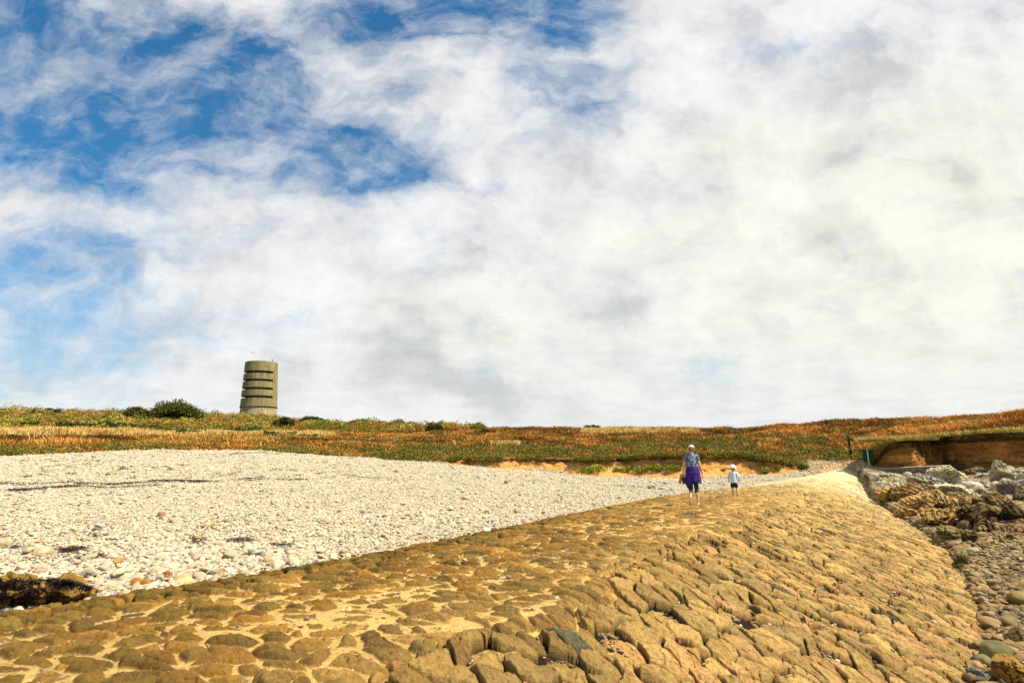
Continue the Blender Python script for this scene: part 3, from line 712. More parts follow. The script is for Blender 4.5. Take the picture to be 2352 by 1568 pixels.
def right_rocks():
    PG = (.66, .59, .42); PG2 = (.50, .45, .33); BR = (.62, .43, .18); BR2 = (.38, .25, .10); DK = (.28, .19, .08); DK2 = (.10, .07, .03); LI = (.50, .45, .26)
    S1 = (.55, -.2, .8, 7, .08); S2 = (.8, .1, .55, 7, .10)
    L = [  # px, py(foot), w, h, label, kind, tint, tint2, strata, depth, tilt
     (2178, 1111, 92, 40, 'big lichen topped boulder at the end of the low wall', 'angular', PG, LI, S1, 1.8, (0, -.1)),
     (2246, 1092, 84, 24, 'long dark ledge between the lichen boulder and the tall pale one', 'slab', (.34, .27, .15), (.2, .15, .08), S1, 1.4, (0, .05)),
     (2303, 1106, 58, 44, 'tall pale boulder standing under the earth cliff', 'angular', (.50, .44, .32), (.38, .33, .2), None, 1.5, (0, 0)),
     (2304, 1069, 48, 16, 'pale flat slab perched on top of the tall boulder', 'slab', PG, LI, None, .9, (0, .2)),
     (2345, 1092, 60, 20, 'pale slab leaning beside the tall boulder', 'slab', PG, PG2, None, 1.2, (0, .1)),
     (2030, 1098, 26, 11, 'square grey block below the low wall', 'slab', (.36, .36, .28), PG2, None, .5, (0, 0)),
     (2058, 1098, 24, 12, 'grey wedge stone next to the square block', 'angular', (.42, .40, .30), PG2, None, .5, (0, .2)),
     (2086, 1096, 24, 13, 'smooth rounded boulder against the low wall', 'round', (.44, .38, .30), PG2, None, .5, (0, 0)),
     (1975, 1093, 13, 20, 'upright stone at the end of the low wall', 'spike', PG2, (.3, .3, .24), None, .4, (0, -.2)),
     (1987, 1096, 10, 14, 'small upright grey stone beside the taller one', 'angular', PG2, (.3, .3, .24), None, .3, (0, .1)),
     (2000, 1094, 20, 9, 'low grey stone before the wall end', 'angular', PG2, PG, None, .4, (0, 0)),
     (2135, 1128, 92, 36, 'long grey ledge with a dark hollow side', 'slab', (.56, .51, .38), (.40, .36, .26), S1, 1.6, (0, .25)),
     (2200, 1140, 100, 26, 'sloping pale ribbed slab in the middle of the rocks', 'slab', PG, PG2, S1, 1.7, (0, .22)),
     (2109, 1122, 24, 17, 'bright white angular block before the grey ledge', 'angular', (.62, .62, .54), PG, None, .5, (0, 0)),
     (2150, 1130, 30, 14, 'grey rounded block at the foot of the grey ledge', 'round', PG2, PG, None, .6, (0, 0)),
     (2236, 1122, 44, 18, 'smooth pale hump under the lichen boulder', 'round', PG, (.5, .48, .4), None, .9, (0, 0)),
     (2290, 1128, 30, 20, 'rounded pinkish boulder in front of the tall one', 'round', (.52, .38, .26), PG2, None, .7, (0, 0)),
     (2322, 1136, 60, 34, 'cluster like dark knobbly boulder', 'angular', (.44, .39, .28), (.24, .20, .14), S2, 1.1, (0, 0)),
     (2347, 1150, 32, 34, 'steep dark rock at the picture edge', 'spike', (.26, .18, .12), DK2, None, .8, (0, .3)),
     (2200, 1152, 26, 22, 'small pale pyramid of rock on the brown mass', 'angular', (.48, .44, .32), (.3, .26, .17), None, .5, (0, 0)),
     # brown ribbed mass against the slipway
     (2040, 1150, 74, 34, 'ribbed brown slab leaning on the slipway side', 'slab', BR, BR2, S2, 1.3, (0, -.45)),
     (2078, 1156, 84, 40, 'slanting dark ribbed slab above the brown mass', 'slab', (.36, .24, .10), DK, S2, 1.3, (0, -.5)),
     (2130, 1140, 60, 32, 'knobbly tan rock crowning the brown mass', 'angular', (.50, .40, .22), BR2, S2, 1.2, (0, 0)),
     (2110, 1178, 90, 48, 'deeply cut brown rock in the middle of the mass', 'angular', BR, BR2, S2, 1.7, (0, -.3)),
     (2160, 1170, 84, 42, 'broad tan rock dropping to the dark gap', 'angular', (.48, .35, .16), BR2, (.9, .2, .3, 6, .10), 1.7, (0, .15)),
     (2150, 1208, 92, 60, 'tall fluted brown face above the pebbles', 'angular', (.46, .31, .12), (.30, .19, .07), (.95, .1, -.2, 6, .12), 1.5, (0, .1)),
     (2195, 1196, 50, 44, 'brown corner rock beside the dark gap', 'angular', (.44, .30, .12), (.26, .17, .07), S2, 1.0, (0, .2)),
     (2076, 1192, 60, 34, 'brown rock half buried by the slipway', 'angular', BR, BR2, S2, 1.1, (0, -.2)),
     # dark pile
     (2228, 1214, 66, 50, 'dark wet rock below the pale pyramid', 'angular', DK, DK2, S2, 1.3, (0, .1)),
     (2258, 1222, 70, 34, 'brown tapering rock running down to the pebbles', 'slab', (.34, .23, .10), DK2, S2, 1.3, (0, .35)),
     (2240, 1162, 60, 22, 'long brown rock with a black shaded side', 'slab', (.36, .27, .12), DK, S2, .9, (0, .3)),
     (2275, 1166, 36, 26, 'pointed dark rock in the pile', 'spike', DK, DK2, None, .8, (0, 0)),
     (2312, 1170, 56, 28, 'square jointed rock in the pile', 'angular', (.32, .24, .12), DK, S2, 1.0, (0, 0)),
     (2290, 1196, 70, 34, 'dark broken rock in the middle of the pile', 'angular', (.28, .20, .09), DK2, S2, 1.3, (0, .1)),
     (2340, 1200, 70, 44, 'dark brown rock topping the black gap', 'angular', (.28, .19, .08), DK2, S2, 1.3, (0, 0)),
     (2330, 1226, 76, 26, 'low brown rock at the edge of the pile', 'angular', (.30, .20, .09), DK2, S2, 1.1, (0, 0)),
     (2185, 1240, 74, 32, 'olive brown ledge on the pebbles', 'slab', (.30, .23, .10), (.18, .13, .05), S1, 1.2, (0, .1)),
     (2228, 1246, 46, 30, 'rounded olive ledge beside the first', 'angular', (.32, .24, .10), (.18, .13, .05), S1, .9, (0, .2)),
     (2270, 1256, 56, 20, 'flat topped tan block on the pebbles', 'slab', (.42, .32, .16), (.3, .2, .09), None, .8, (0, .05)),
     (2303, 1254, 22, 34, 'spiky upright tan rock beside the flat block', 'spike', (.42, .32, .15), (.24, .18, .08), S2, .5, (0, 0)),
     (2338, 1240, 60, 16, 'low tan ledge near the spiky rock', 'slab', (.34, .24, .11), (.2, .14, .06), S1, 1.0, (0, 0)),
     (2112, 1290, 96, 22, 'dark weedy ledge at the foot of the slipway', 'slab', (.17, .11, .045), (.08, .05, .02), S1, .7, (0, .2)),
     (2152, 1308, 74, 24, 'dark ribbed ledge below the first weedy one', 'slab', (.26, .17, .07), (.12, .08, .03), S1, .6, (0, .25)),
     (2214, 1300, 40, 26, 'olive boulder alone on the pebbles', 'angular', (.30, .26, .12), (.2, .16, .07), None, .5, (0, 0)),
     (2234, 1270, 40, 12, 'tan flat boulder in front of the ledges', 'round', (.38, .33, .20), None, None, .5, (0, 0)),
     (2335, 1346, 60, 12, 'thin dark edged slab lying on the pebbles', 'slab', (.34, .26, .12), DK, None, .6, (0, .05)),
     (2345, 1392, 60, 30, 'olive boulder at the picture edge', 'round', (.32, .24, .09), None, None, .5, (0, 0)),
     (2322, 1330, 44, 20, 'yellowish angular stone in the pebbles', 'angular', (.42, .33, .14), None, None, .4, (0, 0)),
     (2290, 1520, 78, 46, 'greenish boulder beside the slipway foot', 'round', (.24, .22, .10), None, None, .42, (0, 0)),
     (2324, 1572, 110, 60, 'big orange brown boulder in the lower corner', 'angular', (.40, .25, .07), None, None, .5, (0, 0)),
     (2248, 1566, 50, 34, 'grey boulder beside the orange brown one', 'angular', (.24, .24, .22), None, None, .3, (0, 0)),
     (2338, 1478, 60, 32, 'brown boulder above the orange brown one', 'angular', (.30, .22, .09), None, None, .3, (0, 0)),
     (2262, 1530, 44, 22, 'small olive boulder beside the greenish one', 'round', (.26, .23, .12), None, None, .25, (0, 0)),
     (2318, 1440, 44, 22, 'tan flat boulder above the brown one', 'round', (.36, .28, .13), None, None, .3, (0, 0))]
    for i, (px, py, w, h, lab, kd, t1, t2, stt, dp, tl) in enumerate(L):
        o = rock(px, py, w, h, lab, 'rock', 'rock', kd, t1, t2, strata=stt, seed=900 + i * 11, depth=dp, tilt=tl, sub=5 if w > 40 else 4, sink=.15)
    g = np.random.default_rng(4)
    zones = [(115, 1945, 2352, 1092, 1150, 9, 30, (.66, .61, .48), (.48, .44, .34), 'pale angular rock among the rubble below the earth cliff', 'pale rubble rocks below the earth cliff'),
             (62, 2190, 2352, 1140, 1222, 14, 42, (.42, .29, .125), (.18, .12, .05), 'dark brown rock in the wet pile beyond the pebbles', 'dark rocks of the wet pile'),
             (36, 2020, 2210, 1126, 1206, 14, 40, (.62, .44, .19), (.36, .24, .10), 'brown rock fragment in the ribbed mass by the slipway', 'brown fragments by the slipway'),
             (44, 2180, 2352, 1250, 1480, 9, 15, (.34, .28, .16), (.22, .18, .1), 'rounded stone larger than the pebbles around it on the foreshore', 'larger stones on the foreshore')]
    for (n, x0, x1, y0, y1, w0, w1, t1, t2, lab, grp) in zones:
        k = 0
        while k < n:
            px, py = g.uniform(x0, x1), g.uniform(y0, y1)
            if py < 1150 and px < 1950 + (py - 1082) * 1.2: continue
            if py < 1104 and 2010 < px < 2200: continue
            p = hit(px, py); s, q = st(p.x, p.y)
            if s < foot_s(q) - .1: continue
            w = g.uniform(w0, w1) * (1 if y1 < 1240 else 1.0 + .6 * (py - y0) / (y1 - y0)); kd = ['angular', 'slab', 'angular', 'round'][k % 4] if y1 < 1240 else 'round'
            sh = g.uniform(.75, 1.15)
            rock(px, py, w, w * g.uniform(.4, .75), lab, 'rock', 'rock', kd, tuple(np.array(t1) * sh), t2, seed=3000 + k * 3 + x0, rz=g.uniform(0, 3), tilt=(g.uniform(-.3, .3), g.uniform(-.4, .4)), sub=3 if w < 24 else 4, group=grp, pos=p)
            k += 1
right_rocks()

# ---------------------------------------------------------------- low wall, earth cliff and sandy bank
def bank(name, plan, label, colr, lipc, seed, prof, hi=1.0, na=420, nv=64, depth_back=2.6, strat=(7, .03), amp=.35):
    """an eroded face with an undercut turf lip; plan: (px, r, foot z, top z)"""
    P = np.array(plan); t = np.linspace(0, 1, na); k = np.linspace(0, 1, len(P))
    sm = lambda c: np.convolve(np.pad(np.interp(t, k, P[:, c]), 6, 'edge'), np.ones(13) / 13, 'valid')
    px, r, z0, z1 = [sm(c) for c in range(4)]
    d = ray(px, 1040.); az = np.arctan2(d[:, 0], d[:, 1])
    cx, cy = r * np.sin(az), r * np.cos(az)
    tx, ty = np.gradient(cx), np.gradient(cy); L = np.hypot(tx, ty); nx, ny = ty / L, -tx / L       # outward, towards the viewer
    fl = np.sign((nx * -cx + ny * -cy).mean()); nx, ny = nx * fl, ny * fl
    v = np.linspace(0, 1, nv); pv = np.array(prof)                      # (v, out, height fraction)
    out = np.interp(v, pv[:, 0], pv[:, 1]); hf = np.interp(v, pv[:, 0], pv[:, 2])
    H = (z1 - z0)
    hs = np.clip(H, .0, 3)[:, None]
    X = cx[:, None] + nx[:, None] * out[None] * np.clip(hs / hi, .15, 1.3); Y = cy[:, None] + ny[:, None] * out[None] * np.clip(hs / hi, .15, 1.3)
    Z = z0[:, None] + H[:, None] * hf[None]
    p = np.stack([X.ravel(), Y.ravel(), Z.ravel()], 1)
    face = np.tile(((v > .02) & (v < .80)).astype(float), na); lip = np.tile(sstep(v, .70, .76) * sstep(v, .92, .86), na)
    n = f3(p * np.array([.9, .9, .9]), seed, 4) * amp * 2 + f3(p * 2.6, seed + 3, 4) * .42 + f3(p * np.array([.9, .9, strat[0]]), seed + 5, 3) * strat[1] * 5
    NX, NY = np.repeat(nx, nv), np.repeat(ny, nv); hh = np.repeat(np.clip((z1 - z0) / hi, .1, 1.2), nv)
    k2 = (face + lip * .9) * hh
    p[:, 0] += NX * n * k2; p[:, 1] += NY * n * k2
    p[:, 2] += f3(p * 1.7, seed + 8, 3) * .16 * np.tile(sstep(v, .5, .9), na) * hh
    back = np.tile(v, na) > .985
    c = lerp(np.array(colr[0]), np.array(colr[1]), sstep(f3(p * np.array([.8, .8, 5]), seed + 11, 4), -.14, .14)[:, None])
    c = c * (1 + .45 * f3(p * 5, seed + 12, 3))[:, None]
    top = np.tile(sstep(v, .66, .74), na) * (.6 + .8 * (f3(p * 3, seed + 14, 3) > -.1))
    c = lerp(c, np.array(lipc), np.clip(top, 0, 1)[:, None])
    F, _ = grid_faces(na, nv)
    m = mat_col(name + '_soil', rough=.95, spec=.1, var=.4, vscale=7, bump=.9, bscale=11, bdist=.06)
    o = mk(name, p, F, m, c); tag(o, label, kind='structure'); return np.stack([cx, cy, z1], 1), np.stack([nx, ny], 1)
PROF_C = [(0, .45, -.15), (.08, .30, .02), (.22, .10, .16), (.45, -.08, .50), (.62, -.14, .72), (.70, -.12, .82), (.76, .04, .88), (.82, .10, .94), (.88, -.05, 1.0), (.93, -.7, 1.06), (1, -3.4, 1.08)]
PROF_B = [(0, 1.5, -.2), (.08, 1.15, .02), (.25, .80, .20), (.45, .42, .46), (.60, .12, .70), (.70, -.02, .82), (.76, .10, .88), (.82, .14, .94), (.88, .06, 1.0), (.93, -.4, 1.04), (1, -2.4, 1.05)]
def zc(px, row, r): return float(zrow(px, row, r))
cliff = [(px_, r_, z_, zc(px_, row_, r_)) for (px_, r_, z_, row_) in [(1990, 45.6, .1, 1074), (1998, 45.0, .05, 1068), (2008, 44.4, .0, 1058), (2016, 43.9, .0, 1046), (2026, 43.4, -.05, 1032), (2043, 42.9, -.05, 1020), (2065, 42.5, -.05, 1014), (2094, 42.1, -.05, 1012),
         (2102, 42.6, -.05, 1012), (2112, 43.9, -.05, 1010), (2128, 45.0, -.1, 1008), (2165, 45.5, -.1, 1005), (2195, 44.8, -.1, 1002), (2240, 43.2, -.1, 998), (2290, 42.2, -.1, 995), (2352, 41.2, -.1, 993), (2440, 40.0, -.1, 990), (2600, 38.5, -.1, 984)]]
CL, CLN = bank('earth_cliff', cliff, 'crumbling brown earth cliff under a turf edge beside the path', ((.52, .28, .09), (.32, .175, .065)), (.13, .10, .035), 5, PROF_C, 2.3, na=900, nv=110, amp=.30)
sb = []
for (px, rf, rt) in [(930, 1070, 1066), (1000, 1068, 1058), (1060, 1072, 1050), (1092, 1076, 1052), (1150, 1081, 1052), (1227, 1087, 1050), (1300, 1092, 1054), (1361, 1096, 1052), (1440, 1098, 1050), (1500, 1098, 1044), (1580, 1098, 1044), (1640, 1096, 1044),
                     (1700, 1094, 1042), (1740, 1092, 1050), (1780, 1089, 1056), (1815, 1084, 1064), (1840, 1081, 1070), (1856, 1079, 1076)]:
    rr = float(crest_r(np.array([np.interp(px, PX, AZ)]))[0]) + .35
    wob = .9 * math.sin(px * .031) + .5 * math.sin(px * .083 + 1)
    sb.append((px, rr + wob * .6 + .3, zc(px, rf, rr), zc(px, rt, rr + .8)))
SB, SBN = bank('sandy_bank', sb, 'low eroded bank of orange sandy earth behind the shingle', ((.66, .41, .17), (.56, .32, .115)), (.20, .12, .04), 12, PROF_B, 1.1, na=700, nv=70, amp=.30, strat=(4, .02))

def low_wall():
    root = empty('stone_wall', at_r(2075, 1085, 41.4)); tag(root, 'low mortared stone wall under the earth cliff', 'wall')
    n = 160; pxs = np.linspace(1968, 2186, n); r = np.interp(pxs, [1968, 2186], [42.6, 40.9]); zt = np.array([zc(a, b, c) for a, b, c in zip(pxs, np.interp(pxs, [1968, 1982, 2166, 2186], [1078, 1077, 1068.6, 1067.5]), r)])
    d = ray(pxs, 1080.); az = np.arctan2(d[:, 0], d[:, 1]); x, y = r * np.sin(az), r * np.cos(az)
    ux, uy = np.sin(az), np.cos(az); hts = np.linspace(0, 1, 26); base = -1.1
    V = []; C = []
    al = np.cumsum(np.r_[0, np.hypot(np.diff(x), np.diff(y))])
    rows = []
    for k, h in enumerate(hts):
        z = base + (zt - .07 - base) * h
        i, j, bd, ox, oy = power_cells(al, z, .34, .17, .7, .3, .01, 77)
        o = -.05 * np.sqrt(np.clip(bd / .05, 0, 1)) - .05 * hsh(i, j, 0, 3)
        rows.append((x + ux * o, y + uy * o, z)); cc = lerp(np.array([.22, .19, .13]), np.array([.36, .31, .22]), hsh(i, j, 1, 3)[:, None]) * np.where(bd < .012, .55, 1)[:, None]; C.append(cc)
    rows.append((x + ux * .5, y + uy * .5, zt - .07)); C.append(C[-1])
    V = np.concatenate([np.stack(a, 1) for a in rows]); m = len(rows)
    F = np.array([(k * n + i, k * n + i + 1, (k + 1) * n + i + 1, (k + 1) * n + i) for k in range(m - 1) for i in range(n - 1)])
    L = np.array(root.location)
    mk('masonry', V - L, F, mat_col('wall_stone', bump=.6, bscale=20, bdist=.02), np.concatenate(C), parent=root)
    # coping
    cp = [(-.04, -.05), (-.04, 0), (.4, .012), (.4, -.048)]
    V = np.concatenate([np.stack([x + ux * a, y + uy * a, zt + b + .012 * np.sin(al * 2.3)], 1) for a, b in cp])
    F = np.array([(k * n + i, k * n + i + 1, ((k + 1) % 4) * n + i + 1, ((k + 1) % 4) * n + i) for k in range(4) for i in range(n - 1)])
    E = np.array([(0, n, 2 * n, 3 * n), (n - 1, 4 * n - 1, 3 * n - 1, 2 * n - 1)])
    mk('coping', V - L, [F, E], mat_plain('coping_stone', (.44, .39, .28), noise=((.32, .28, .19), 3), bump=.4), parent=root, smooth=False)
low_wall()
# ---------------------------------------------------------------- ground cover
MLEAF = mat_col('foliage', rough=.7, spec=.15, var=.15, vscale=2.0, bump=0, translucent=.10)
def blades(P, nb, h, w, spread, lean, C, g, bend=.35, two=True, cvar=.25):
    """tufts of tapering blades: P (n,3) roots, h/w/spread per tuft"""
    n = len(P); N = n * nb; idx = np.repeat(np.arange(n), nb)
    a = g.uniform(0, 6.283, N); rad = np.sqrt(g.uniform(0, 1, N)) * np.broadcast_to(spread, n)[idx]
    b = P[idx] + np.stack([np.cos(a) * rad, np.sin(a) * rad, np.zeros(N)], 1)
    hh = np.broadcast_to(h, n)[idx] * g.uniform(.55, 1.15, N); a2 = a + g.normal(0, .8, N); ln = np.abs(g.normal(0, 1, N)) * lean
    tip = b + np.stack([np.cos(a2) * ln * hh, np.sin(a2) * ln * hh, hh], 1)
    tw = g.uniform(0, 6.283, N); wd = np.broadcast_to(w, n)[idx] * g.uniform(.6, 1.3, N)
    sd = np.stack([np.cos(tw), np.sin(tw), np.zeros(N)], 1) * (wd / 2)[:, None]
    mid = (b + tip) / 2 + np.stack([np.zeros(N), np.zeros(N), hh * bend * .3], 1)
    c = C[idx] * g.uniform(1 - cvar, 1 + cvar, N)[:, None]
    V = np.stack([b - sd * .5, b + sd * .5, mid + sd, mid - sd, tip], 1).reshape(-1, 3)
    k = np.arange(N)[:, None] * 5
    return V, [k + np.array([0, 1, 2, 3]), k + np.array([3, 2, 4])], np.repeat(c, 5, 0)
def leaves(P, nl, rad, hgt, ls, C, g, hollow=.55, cvar=.3, flat=0.0):
    """rounded bushes of small leaf faces: P (n,3) feet, rad/hgt per bush"""
    n = len(P); N = n * nl; idx = np.repeat(np.arange(n), nl)
    d = g.normal(0, 1, (N, 3)); d[:, 2] = np.abs(d[:, 2]) - .15; d /= np.linalg.norm(d, axis=1)[:, None]
    r = (hollow + (1 - hollow) * g.uniform(0, 1, N) ** .5)
    lump = 1 + .38 * (n3(d * 2.2 + idx[:, None] * 3.7, 5) - .5) * 2
    rr = np.broadcast_to(rad, n)[idx]; hh = np.broadcast_to(hgt, n)[idx]
    c0 = P[idx] + d * (r * lump)[:, None] * np.stack([rr, rr, hh], 1)
    ax = g.normal(0, 1, (N, 3)) + d * .3; ax /= np.linalg.norm(ax, axis=1)[:, None]
    bx = np.cross(ax, g.normal(0, 1, (N, 3))); bx /= np.linalg.norm(bx, axis=1)[:, None] + 1e-9
    s = np.broadcast_to(ls, n)[idx] * g.uniform(.6, 1.4, N)
    V = np.stack([c0 - ax * s[:, None], c0 + bx * (s * .55)[:, None], c0 + ax * s[:, None], c0 - bx * (s * .55)[:, None]], 1).reshape(-1, 3)
    c = np.repeat(C[idx] * g.uniform(1 - cvar, 1 + cvar, N)[:, None], 4, 0)
    return V, np.arange(N)[:, None] * 4 + np.arange(4), c
def join(parts):
    V = []; F3 = []; F4 = []; C = []; o = 0
    for v, f, c in parts:
        for ff in (f if isinstance(f, list) else [f]):
            (F3 if ff.shape[1] == 3 else F4).append(ff + o)
        V.append(v); C.append(c); o += len(v)
    return np.concatenate(V), [np.concatenate(x) for x in (F4, F3) if x], np.concatenate(C)
RUST = np.array([(.58, .29, .065), (.50, .23, .05), (.66, .36, .09), (.38, .17, .045), (.68, .44, .16), (.56, .31, .08)])
OLIV = np.array([(.36, .30, .065), (.27, .24, .05), (.46, .37, .09), (.19, .17, .04), (.52, .39, .12)])
GREE = np.array([(.30, .28, .055), (.22, .22, .045), (.38, .36, .07), (.26, .24, .05)])
STRA = np.array([(.88, .68, .28), (.80, .60, .22), (.94, .74, .36), (.76, .54, .18)])
RUST *= .86; OLIV *= .76; GREE *= .74; STRA *= .88
def build_cover():
    g = np.random.default_rng(77)
    def field(spacing, r0=36., r1=190., azl=-46, azh=50, seed=0):
        pts = []; r = r0
        while r < r1:
            s = spacing * (1 + max(0, r - 60) / 90); n = int(R(azh - azl) * r / s)
            az = R(azl) + R(azh - azl) * (np.arange(n) + g.uniform(0, 1, n)) / n; rr = r + g.uniform(-.6, .6, n) * s
            pts.append(np.stack([az, rr], 1)); r += s
        p = np.concatenate(pts); az, r = p[:, 0], p[:, 1]
        x, y = r * np.sin(az), r * np.cos(az); z = ground(x, y); px, py = proj(x, y, z); cr = crest_r(az)
        fi = (np.clip(az, AZF[0], AZF[-1]) - AZF[0]) / (AZF[1] - AZF[0]); rdg = KRF[np.clip(fi.astype(int), 0, 258), 7]
        return az, r, x, y, z, px, py, cr, rdg
    az, r, x, y, z, px, py, cr, rdg = field(.34)
    stepr = cr + np.where((px > 1040) & (px < 1880), 2.5, np.where(px > 1972, 1.8, .4))
    low = r < rdg + 14
    track = (px > 1850) & (px < 2000) & (r < 45.6 + .6 * f2(x * .6, y * .6, 2, 2))
    inv = low & (r > stepr + f2(x * .6, y * .6, 2, 2) * .6) & ~track
    A = f2(x * .22, y * .22, 55, 4); Bn = f2(x * .06, y * .06, 56, 3); Cn = f2(x * .7, y * .7, 57, 3)
    u = g.uniform(0, 1, len(x))
    left = sstep(px, 1080, 940)
    strip = (px < 760) & (py > 991 + 6 * Cn + np.clip(px - 300, 0, 500) * .008) & (py < 1003 + 10 * Cn)
    strip2 = (px > 1340) & (px < 1600) & (py > 988 - (px - 1340) * .0) & (py < 998 + 6 * Cn)
    strip3 = (px > 1130) & (px < 1190) & (py > 1018) & (py < 1026)
    straw = strip | strip2 | strip3
    lowgreen = ((px < 1000) & (py > 1024 + 8 * A * 5)) | ((px >= 1000) & (px < 1760) & (py > 1030 - 18 * sstep(px, 1300, 1500) * sstep(px, 1760, 1700) + 40 * A))
    lowgreen |= (px >= 1760) & (px < 2010) & (py > 1036 + 40 * A)
    gorse = (px < 1010) & (py < 992 + 40 * A) & ~straw
    green = ((A > .10) & (px > 1000) & (py > 1000)) | lowgreen
    turf = (px > 2032) & (r < cr + 3.6 + 2 * Cn)
    rust = inv & ~straw & ~gorse & ~green & ~turf
    sight = ((px > 1974) & (px < 2022) & (r < 45.4)) | ((px > 1938) & (px < 1966) & (r < 47.4))
    inv &= ~sight
    parts = []
    def sel(m, keep=1.0): k = m & inv & (u < keep); return k
    def cols(pal, k, mixp=None, amt=0.0):
        c = pal[g.integers(0, len(pal), k.sum())]
        if mixp is not None:
            w = (f2(x[k] * .8, y[k] * .8, 123, 3) * 2.2 + .5 + g.normal(0, .16, k.sum())) < amt; c = np.where(w[:, None], mixp[g.integers(0, len(mixp), k.sum())], c)
        return c
    P = np.stack([x, y, z], 1)
    sc = 1 + np.clip(r - 55, 0, 120) / 90
    m1 = sel(rust); col = cols(RUST, m1, OLIV, .15); col = col * np.clip(1 + 2.4 * A[m1] + 1.4 * Cn[m1], .35, 1.6)[:, None]  # hollows between clumps darkened in colour, standing in for pockets of shade
    ol = (Bn[m1] + A[m1] * .6 > .06) & (g.uniform(0, 1, m1.sum()) < .5); col = np.where((ol & (px[m1] < 1900))[:, None], OLIV[g.integers(0, 5, m1.sum())], col)
    parts.append(blades(P[m1], 16, .40 * np.clip(1 + 1.8 * Cn[m1] + 1.2 * A[m1], .4, 1.7) * (1 - .25 * (px[m1] < 1000)), .062 * sc[m1], .34 * sc[m1], .8, col, g, .6, cvar=.22))
    V, F, C = join(parts); tag(mk('bracken', V, F, MLEAF, C, smooth=False), 'rust brown dying bracken covering the hill', 'bracken', kind='stuff')
    # low green scrub
    m2 = sel(green & ~straw & ~turf); col = cols(GREE, m2, OLIV, .35); rr = (f2(x[m2] * .6, y[m2] * .6, 143, 3) * 2 + .5 + g.normal(0, .15, m2.sum()) < .22 + .2 * (px[m2] < 900)); col = np.where(rr[:, None], RUST[g.integers(0, 6, m2.sum())], col)
    V, F, C = join([leaves(P[m2], 30, .36 * sc[m2], (.30 + .35 * Cn[m2]), .055 * sc[m2], col, g, cvar=.4)])
    tag(mk('scrub', V, F, MLEAF, C, smooth=False), 'low green brambles and scrub along the top of the shingle and bank', 'scrub', kind='stuff')
    # gorse slope: clumps plus rust between them
    m3 = sel(gorse, .40); col = cols(OLIV, m3, RUST, .50); col = np.where(((A[m3] > .02) | (px[m3] < 560))[:, None] & (g.uniform(0, 1, m3.sum()) < .6)[:, None], GREE[g.integers(0, 4, m3.sum())] * 1.3, col)
    pA = blades(P[m3], 14, .42, .065 * sc[m3], .42 * sc[m3], .7, col, g, .6, cvar=.35)
    V, F, C = join([pA]); tag(mk('heath_grass', V, F, MLEAF, C, smooth=False), 'tangled olive and rusty heath growth between gorse clumps', 'heath', kind='stuff')
    az2, r2, x2, y2, z2, px2, py2, cr2, rd2 = field(1.9, 50)
    A2 = f2(x2 * .22, y2 * .22, 55, 4); A3 = f2(x2 * .09, y2 * .09, 155, 3)
    mm = (px2 < 1110) & (py2 < 990 + 30 * A2) & (r2 < rd2 + 10) & (A3 > -.16) & ~((px2 > 640) & (px2 < 830) & (py2 > 962) & (g.uniform(0, 1, len(px2)) < .7)); n = mm.sum()
    rad = g.uniform(.6, 1.6, n) * (1 + np.clip(r2[mm] - 90, 0, 80) / 160); hgt = rad * g.uniform(.40, .80, n) * (1 + .35 * (r2[mm] > rd2[mm] - 12))
    c = .98 * np.array([(.40, .37, .075), (.29, .29, .06), (.48, .41, .10), (.22, .23, .05), (.52, .36, .11), (.46, .28, .07)])[g.integers(0, 6, n)]
    PP = np.stack([x2, y2, z2], 1)[mm]
    V, F, C = join([leaves(PP, 420, rad, hgt, .085 + .03 * rad, c, g, .55, .35), blades(PP, 10, hgt * 1.05, .05, rad * .7, .5, np.tile(np.array([.30, .23, .14]), (n, 1)), g)])
    tag(mk('gorse', V, F, MLEAF, C, smooth=False), 'thicket of olive green gorse clumps on the slope below the tower', 'gorse', kind='stuff')
    # smooth green bushes low on the left slope
    k = [(30, 980, 70, 15), (205, 984, 100, 20), (265, 980, 60, 14), (440, 996, 50, 14), (385, 990, 60, 13), (560, 992, 60, 14), (640, 1000, 60, 12), (500, 998, 40, 9), (700, 1004, 44, 10), (330, 985, 40, 12), (120, 974, 60, 10)]
    ORD = ['first', 'second', 'third', 'fourth', 'fifth', 'sixth', 'seventh', 'eighth', 'ninth', 'tenth', 'eleventh', 'twelfth', 'thirteenth', 'fourteenth']; k.sort()
    for i, (a, b, w, h) in enumerate(k):
        p = hit(a, b + 4, 40); dist = math.hypot(p.x, p.y); m = dist * math.cos(math.atan2(p.x, p.y)) / FPX
        nn = 7; aa = np.linspace(-.5, .5, nn) * w * m; an = math.atan2(p.x, p.y)
        Q = np.stack([p.x + aa * math.cos(an), p.y - aa * math.sin(an), np.full(nn, p.z - .1)], 1); Q[:, 2] = ground(Q[:, 0], Q[:, 1])
        V, F, C = join([leaves(Q, 420, w * m * .17, h * m * g.uniform(.8, 1.1, nn), .11, np.tile(np.array([.085, .13, .018]) * g.uniform(.8, 1.25), (nn, 1)), g, .5, .4)])
        tag(mk('bush', V - np.array(p), F, MLEAF, C, smooth=False, loc=p), 'dark green bush above the pale grass strip, %s along the slope from the left' % ORD[i], 'bush', 'dark green bushes above the pale grass strip')
    # straw grass
    m4 = sel(straw); col = cols(STRA, m4, RUST, .04)
    pS = blades(P[m4], 18, .55 * (1 + .7 * Cn[m4]), .05 * sc[m4], .30 * sc[m4], .45, col, g, .4)
    m5 = inv & (px < 1000) & (py > 1003) & (py < 1024) & (A > .0) & (u < .30)
    pT = blades(P[m5], 9, .45, .05 * sc[m5], .3, .4, cols(STRA, m5, RUST, .3), g, .4)
    V, F, C = join([pS, pT]); tag(mk('dry_grass', V, F, MLEAF, C, smooth=False), 'strip of pale dry straw coloured grass across the slope', 'grass', kind='stuff')
